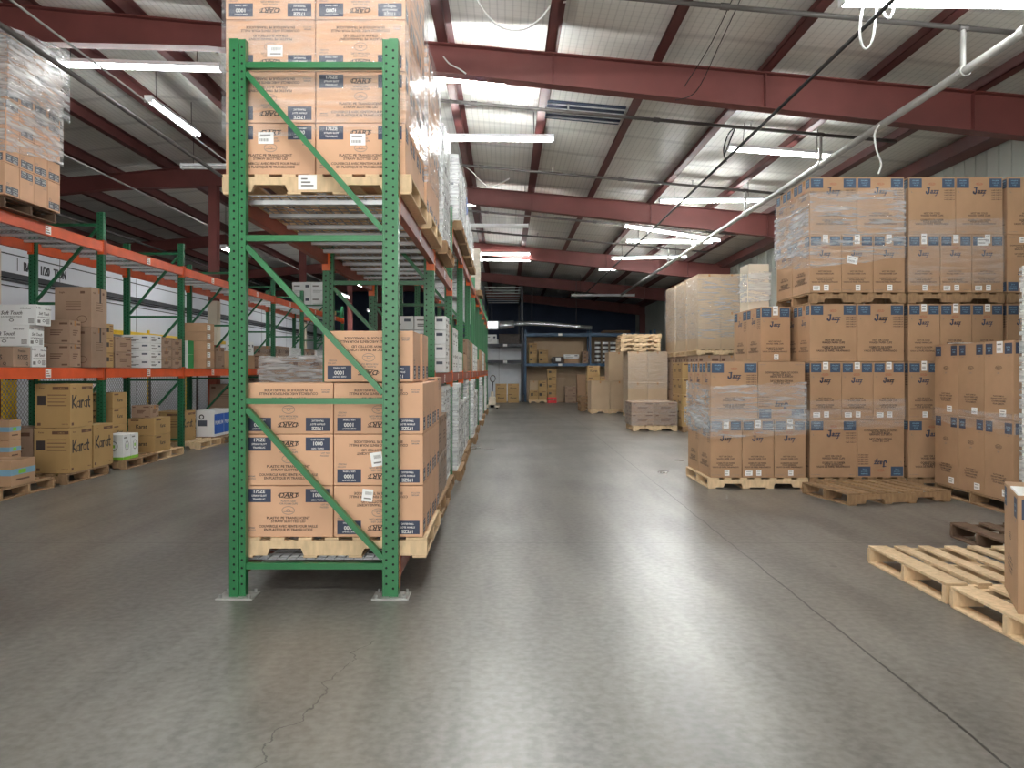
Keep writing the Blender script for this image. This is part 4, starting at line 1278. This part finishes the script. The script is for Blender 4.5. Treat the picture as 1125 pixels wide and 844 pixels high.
load('name', (.52, .5, .37), 4.12, 17.92, .132, 2, 2, 4, 'olive-tan carton', 'pile beside the low wrapped pallet', lambda i, j, k, u, v: i == 0)
skid(3.55, 18.2, 0, 'pallet under the low wrapped brown cartons', 'wood_new', w=1.06)
load('kraft', (.54, .49, .275), 2.99, 18.22, .132, 2, 2, 2, 'brown carton', 'low wrapped pallet in the aisle')
wrap(2.985, 4.085, 18.21, 19.22, .15, .69, 'clear stretch wrap round the low brown cartons', 'film_thin', 'frlb', .015, .02)
skid(4.75, 19.3 + .3, 0, 'pallet behind the low wrapped one', 'wood_grey', d=.3, w=.9)
load('kraft', (.42, .3, .38), 4.32, 19.61, .132, 2, 1, 2, 'brown carton', 'behind the olive-tan pile')
skid(4.36, 23.5, 0, 'pallet under the tall wrapped tan load', 'wood_new')
load('plain', (.6, 1.0, .94), 3.755, 23.51, .132, 2, 1, 2, 'plain tan carton', 'tall wrapped load under the pallet stack')
wrap(3.74, 4.975, 23.49, 24.54, .9, 2.0, 'clear stretch wrap round the tall tan load', 'film_thin', 'fl', .02, .03)
for k in range(4):
    skid(4.15 + R.uniform(-.03, .03), 23.52, 2.024 + k * .133, 'wooden pallet, %s of the four stacked on the wrapped tan load' % ('bottom', 'second', 'third', 'top')[k], 'wood_new', group='pallets stacked on the wrapped tan load')
skid(3.5, 25.6, 0, 'pallet under the tall plain cartons without wrap', 'wood_new', w=1.28)
W = 'unwrapped pile at the aisle end'
for i in range(2): carton('plain', (.63, 1.0, .95), 3.17 + i * .64, 25.62, .132, 'huge plain carton, lower %s, %s' % (('left', 'right')[i], W), W)
carton('plain', (.68, 1.0, .96), 3.79, 25.62, 1.088, 'huge plain carton, alone on top of the %s' % W, W)
for k in range(4): skid(3.24, 26.9, k * .133, 'grey pallet, %s of the four piled behind the plain cartons' % ('bottom', 'second', 'third', 'top')[k], 'wood_grey')
load('name', (.46, .5, .4), 3.02, 28.2, 0, 2, 1, 4, 'yellow-tan carton', 'pile behind the plain cartons', None, skip=((1, 0, 3),))

# ------------------------------------------------------------------ back of the hall
YB = 35.0


def xb(px): return (px - CX) * YB / F


def zbk(py): return CAMZ + (CY - py) * YB / F


def cross_rack(name, label, xs, zs, height, m, tag=True):
    t = thing(name, label, 'rack', (xs[0], YB, 0))
    for x in xs:
        f = obj('upright_frame', None, t, (x - xs[0], 0, 0))
        for y in (0, 1.0):
            mb = MB(); mb.box(-.045, .045, y - .04, y + .04, 0, height, m)
            z = .08
            while z < height: mb.box(-.008, .008, y - .0412, y - .04, z, z + .02, 'hole_black'); z += .1
            mb.build('post', f)
        for z in [.2 + .9 * i for i in range(int(height / .9))]:
            mb = MB(); mb.box(-.015, .015, .04, .96, z, z + .04, m); mb.build('horizontal_brace', f)
    for a, b in zip(xs, xs[1:]):
        for z in zs:
            for y in (0, 1.0):
                mb = MB(); mb.box(a - xs[0] + .046, b - xs[0] - .046, y - .025, y + .025, z - .13, z, m); q = mb.build('load_beam', t)
                if y == 0 and tag:
                    mb = MB(); c_ = (a + b) / 2 - xs[0] + .1; mb.box(c_ - .09, c_ + .09, -.029, -.026, z - .12, z - .01, 'paper_white'); mb.build('location_ticket', q)
            mb = MB()
            for i in range(8):
                x = a - xs[0] + .1 + i * (b - a - .2) / 7; mb.box(x - .03, x + .03, .03, .97, z - .03, z, m)
            mb.box(a - xs[0] + .06, b - xs[0] - .06, .03, .97, z, z + .004, m)
            mb.build('shelf_deck', t)
    return t


cross_rack('blue_rack', 'blue pallet rack across the back of the hall', [.93, 3.87, 6.8], [1.76, 3.13], 3.3, 'blue_paint')
br = cross_rack('black_rack', 'tall black pallet rack with white panels behind at the aisle end', [-.98, .78], [1.9, 2.65], 5.3, 'black_paint')
for i in range(7):
    mb = MB(); mb.box(-.0, 1.78, .1 + i * 1.3, .2 + i * 1.3, 5.2, 5.24, 'galvanised'); mb.build('deck_support', br)
for s in (0, 1.76):
    mb = MB(); mb.box(s - .03, s + .03, 0, 8.2, 5.1, 5.2, 'black_paint'); mb.build('long_beam', br)
    mb = MB(); mb.box(s - .045, s + .045, 8.1, 8.2, 0, 5.1, 'black_paint'); mb.build('rear_post', br)
mb = MB(); mb.box(-1.3, .75, 36.3, 36.4, .0, 2.9, 'door_white')
for i in range(21): mb.box(-1.3 + i * .1, -1.28 + i * .1, 36.285, 36.3, 0, 2.9, 'door_white')
mb.box(-.3, -.29, 36.28, 36.3, 0, 2.9, 'wall_line'); struct('wall_panel', mb)
mb = MB(); mb.box(.95, 6.7, 36.5, 36.6, 0, 3.2, 'kraft_plain'); struct('wall_board', mb)


def bc(style, dims, px, y, z, label, group):
    return carton(style, dims, (px - CX) * y / F, y, z, label, group)


g = 'cartons on the blue rack'
for k in range(3): bc('mark', (.36, .4, .3), 585.5, 35.05, 1.766 + k * .304, 'yellow-tan carton, %s of three at the left end of the blue shelf' % ('bottom', 'middle', 'top')[k], g)
for k in range(2): bc('mark', (.42, .4, .3), 597, 35.05, 1.766 + k * .304, 'yellow-tan carton, %s of two second along the blue shelf' % ('lower', 'upper')[k], g)
mb = MB(); mb.bevbox(-.28, .28, 0, .4, 0, .3, 'dark_goods', .06); mb.bevbox(-.1, .14, -.01, .1, .08, .26, 'card_white', .02); mb.build('wrapped_bundle', None, loc=(2.4, 35.1, 1.766), label='dark bundle with white wrapper mid-shelf on the blue rack', cat='bundle')
for k in range(2): bc(('tan', 'white')[k], (.68, .4, .2), 628, 35.05, 1.766 + k * .204, '%s flat carton in the middle of the blue shelf' % ('tan', 'white')[k], g)
for k in range(3): bc('kraft', (.27, .4, .18), 643, 35.05, 1.766 + k * .184, 'dark small carton, %s of three by the middle blue post' % ('bottom', 'middle', 'top')[k], g)
bc('plain', (2.3, .3, 1.0), 614, 35.6, 1.766, 'long plain carton behind the small ones on the blue shelf', g)
for i in range(3):
    for k in range(5):
        t = thing('paint_can', 'dark can with white band, %s of column, %s column on right blue shelf' % (('bottom', 'second', 'third', 'fourth', 'top')[k], ('left', 'middle', 'right')[i]), 'can', ((657 + i * 8.5 - CX) * 35.1 / F, 35.25, 1.766 + k * .2), 0, 'cans on the blue rack')
        mb = MB(); mb.tube([(0, 0, 0), (0, 0, .196)], .13, 'dark_goods', 14); mb.build('body', t)
        mb = MB(); mb.tube([(0, 0, .08), (0, 0, .17)], .132, 'card_white', 14); mb.build('paper_band', t)
g = 'cartons on the floor below the blue rack'
skid((591 - CX) * 34 / F, 34.0, 0, 'pallet under the yellow-tan cartons below the blue rack', 'wood_new', w=.78, d=.6)
for i, px in enumerate((586.5, 596)):
    bc('mark', (.36, .45, .42), px, 34.03, .132, 'yellow-tan carton, lower %s of the floor group below the blue rack' % ('left', 'right')[i], g)
    bc(('plain', 'mark')[i], (.36, .45, .42), px, 34.03, .556, '%s carton, upper %s of the floor group below the blue rack' % (('plain', 'yellow-tan')[i], ('left', 'right')[i]), g)
t = thing('plastic_crate', 'red plastic crate under the four-high carton column', 'crate', ((606.5 - CX) * 33.9 / F, 33.9, 0))
mb = MB(); mb.box(-.2, .2, 0, .4, 0, .02, 'red_plastic'); mb.build('base', t)
for a0, a1, b0, b1 in ((-.2, .2, 0, .02), (-.2, .2, .38, .4), (-.2, -.18, .02, .38), (.18, .2, .02, .38)):
    mb = MB(); mb.box(a0, a1, b0, b1, .02, .1, 'red_plastic'); mb.box(a0, a1, b0, b1, .17, .25, 'red_plastic')
    if a1 - a0 > .1:
        for u in (-.2, -.01, .18): mb.box(u, u + .02, b0, b1, .1, .17, 'red_plastic')
    else:
        mb.box(a0, a1, .17, .23, .1, .17, 'red_plastic')
    mb.build('side_panel', t)
for k in range(4): bc('mark', (.38, .4, .31), 606.5, 33.92, .252 + k * .314, 'yellow-tan carton, %s of the four on the red crate' % ('bottom', 'second', 'third', 'top')[k], g)
for k in range(2): bc('kraft', (.5, .45, .36), 627, 34.1, .0 + k * .364, 'brown carton, %s of two on the floor below the blue rack' % ('lower', 'upper')[k], g)
bc('tan', (.42, .3, 1.25), 639, 34.6, 0, 'tall flat tan carton standing below the blue rack', g)
bc('plain', (.5, .4, 1.1), 615, 34.6, 0, 'tall grey-tan carton behind the brown pair below the blue rack', g)
g = 'cartons below the black rack'
for i, px in enumerate((550.5, 564)):
    for k in range(2): bc('name', (.5, .45, .42), px, 34.2, k * .424, 'yellow-tan carton, %s %s of the block below the black rack' % (('lower', 'upper')[k], ('left', 'right')[i]), g)
bc('white', (.5, .5, .42), 539.5, 35.1, 2.656, 'white carton on the black rack shelf', 'goods on the black rack')
mb = MB(); mb.bevbox(-.5, .5, 0, .6, 0, .45, 'dark_goods', .05); mb.build('covered_bundle', None, loc=(.2, 35.15, 2.656), label='dark covered bundle on the black rack shelf', cat='bundle')
t = thing('air_duct', 'silver foil air duct crossing above the back racks', 'duct', (0, 34.6, 3.45))
mb = MB(); mb.bevbox(-.95, -.3, -.2, .2, -.18, .2, 'foil', .03); mb.build('plenum', t)
mb = MB(); mb.tube([(-.3, 0, .02), (0, 0, .02), (.4, 0, .06)], .18, 'foil', 14); mb.build('flexible_section', t, True)
mb = MB(); mb.tube([(.4, 0, .08), (1.2, 0, .1), (2.2, 0, .05), (3.2, 0, -.05), (3.9, 0, -.1)], .1, 'foil', 12); mb.build('round_duct', t, True)
for x in (-.6, 1.2, 3.2):
    mb = MB(); mb.tube([(x, 0, .1), (x, 0, 2.0)], .012, 'pipe_dark', 6); mb.build('hanger_rod', t)
skid(5.1, 35.1, 3.14, 'dark pallet lying on top of the blue rack', 'wood_dark')
# pallet jack at the end of the green rack
t = thing('pallet_jack', 'pallet jack with black handle parked at the far end of the aisle', 'pallet jack', (-.5, 29.6, 0))
mb = MB(); mb.bevbox(-.14, .14, 0, .3, .1, .42, 'card_cream', .04); mb.tube([(0, .12, .42), (0, .12, .62)], .06, 'card_cream', 12); mb.build('pump_body', t)
for s in (-.2, .2):
    mb = MB(); mb.bevbox(s - .08, s + .08, -1.1, .1, .06, .12, 'card_cream', .015); mb.build('fork', t)
    mb = MB(); mb.tube([(s - .04, -.95, .041), (s + .04, -.95, .041)], .04, 'black_rubber', 12); mb.build('fork_roller', t)
mb = MB(); mb.tube([(-.07, .15, .09), (.07, .15, .09)], .09, 'black_rubber', 16); mb.build('steer_wheel', t)
mb = MB(); mb.tube([(0, .14, .5), (.02, .2, 1.0)], .022, 'cable_black', 8)
pts = [(.02 + .1 * math.sin(a), .22, 1.12 + .13 * -math.cos(a)) for a in [k * math.pi / 8 for k in range(17)]]
mb.tube(pts, .018, 'cable_black', 8); mb.build('handle', t, True)
carton('kraft', (.4, .4, .7), -.95, 30.6, 0, 'brown carton behind the pallet jack')

# ------------------------------------------------------------------ light, camera
w = bpy.data.worlds.new('daylight'); S.world = w; w.use_nodes = True
bg = w.node_tree.nodes['Background']; bg.inputs[0].default_value = (1, .98, .95, 1); bg.inputs[1].default_value = 5.4
pl = bpy.data.lights.new('door_portal', 'AREA'); pl.shape = 'RECTANGLE'; pl.size, pl.size_y = DX1 - DX0, DZ
pl.cycles.is_portal = True
po = bpy.data.objects.new('door_portal', pl); COL.objects.link(po); po.location = ((DX0 + DX1) / 2, Y0 - .1, DZ / 2); po.rotation_euler = (math.pi / 2, 0, 0)

cam = bpy.data.cameras.new('camera'); co = bpy.data.objects.new('camera', cam); COL.objects.link(co)
co.location = (0, 0, CAMZ); co.rotation_euler = (math.pi / 2, 0, 0)
cam.sensor_fit = 'HORIZONTAL'; cam.sensor_width = 36; cam.lens = F / 1125 * 36
cam.shift_x = (562.5 - CX) / 1125; cam.shift_y = (CY - 422) / 1125
cam.clip_end = 200
S.camera = co
S.view_settings.view_transform = 'Standard'; S.view_settings.look = 'None'; S.view_settings.gamma = 1; S.view_settings.use_curve_mapping = False
S.view_settings.exposure = .36
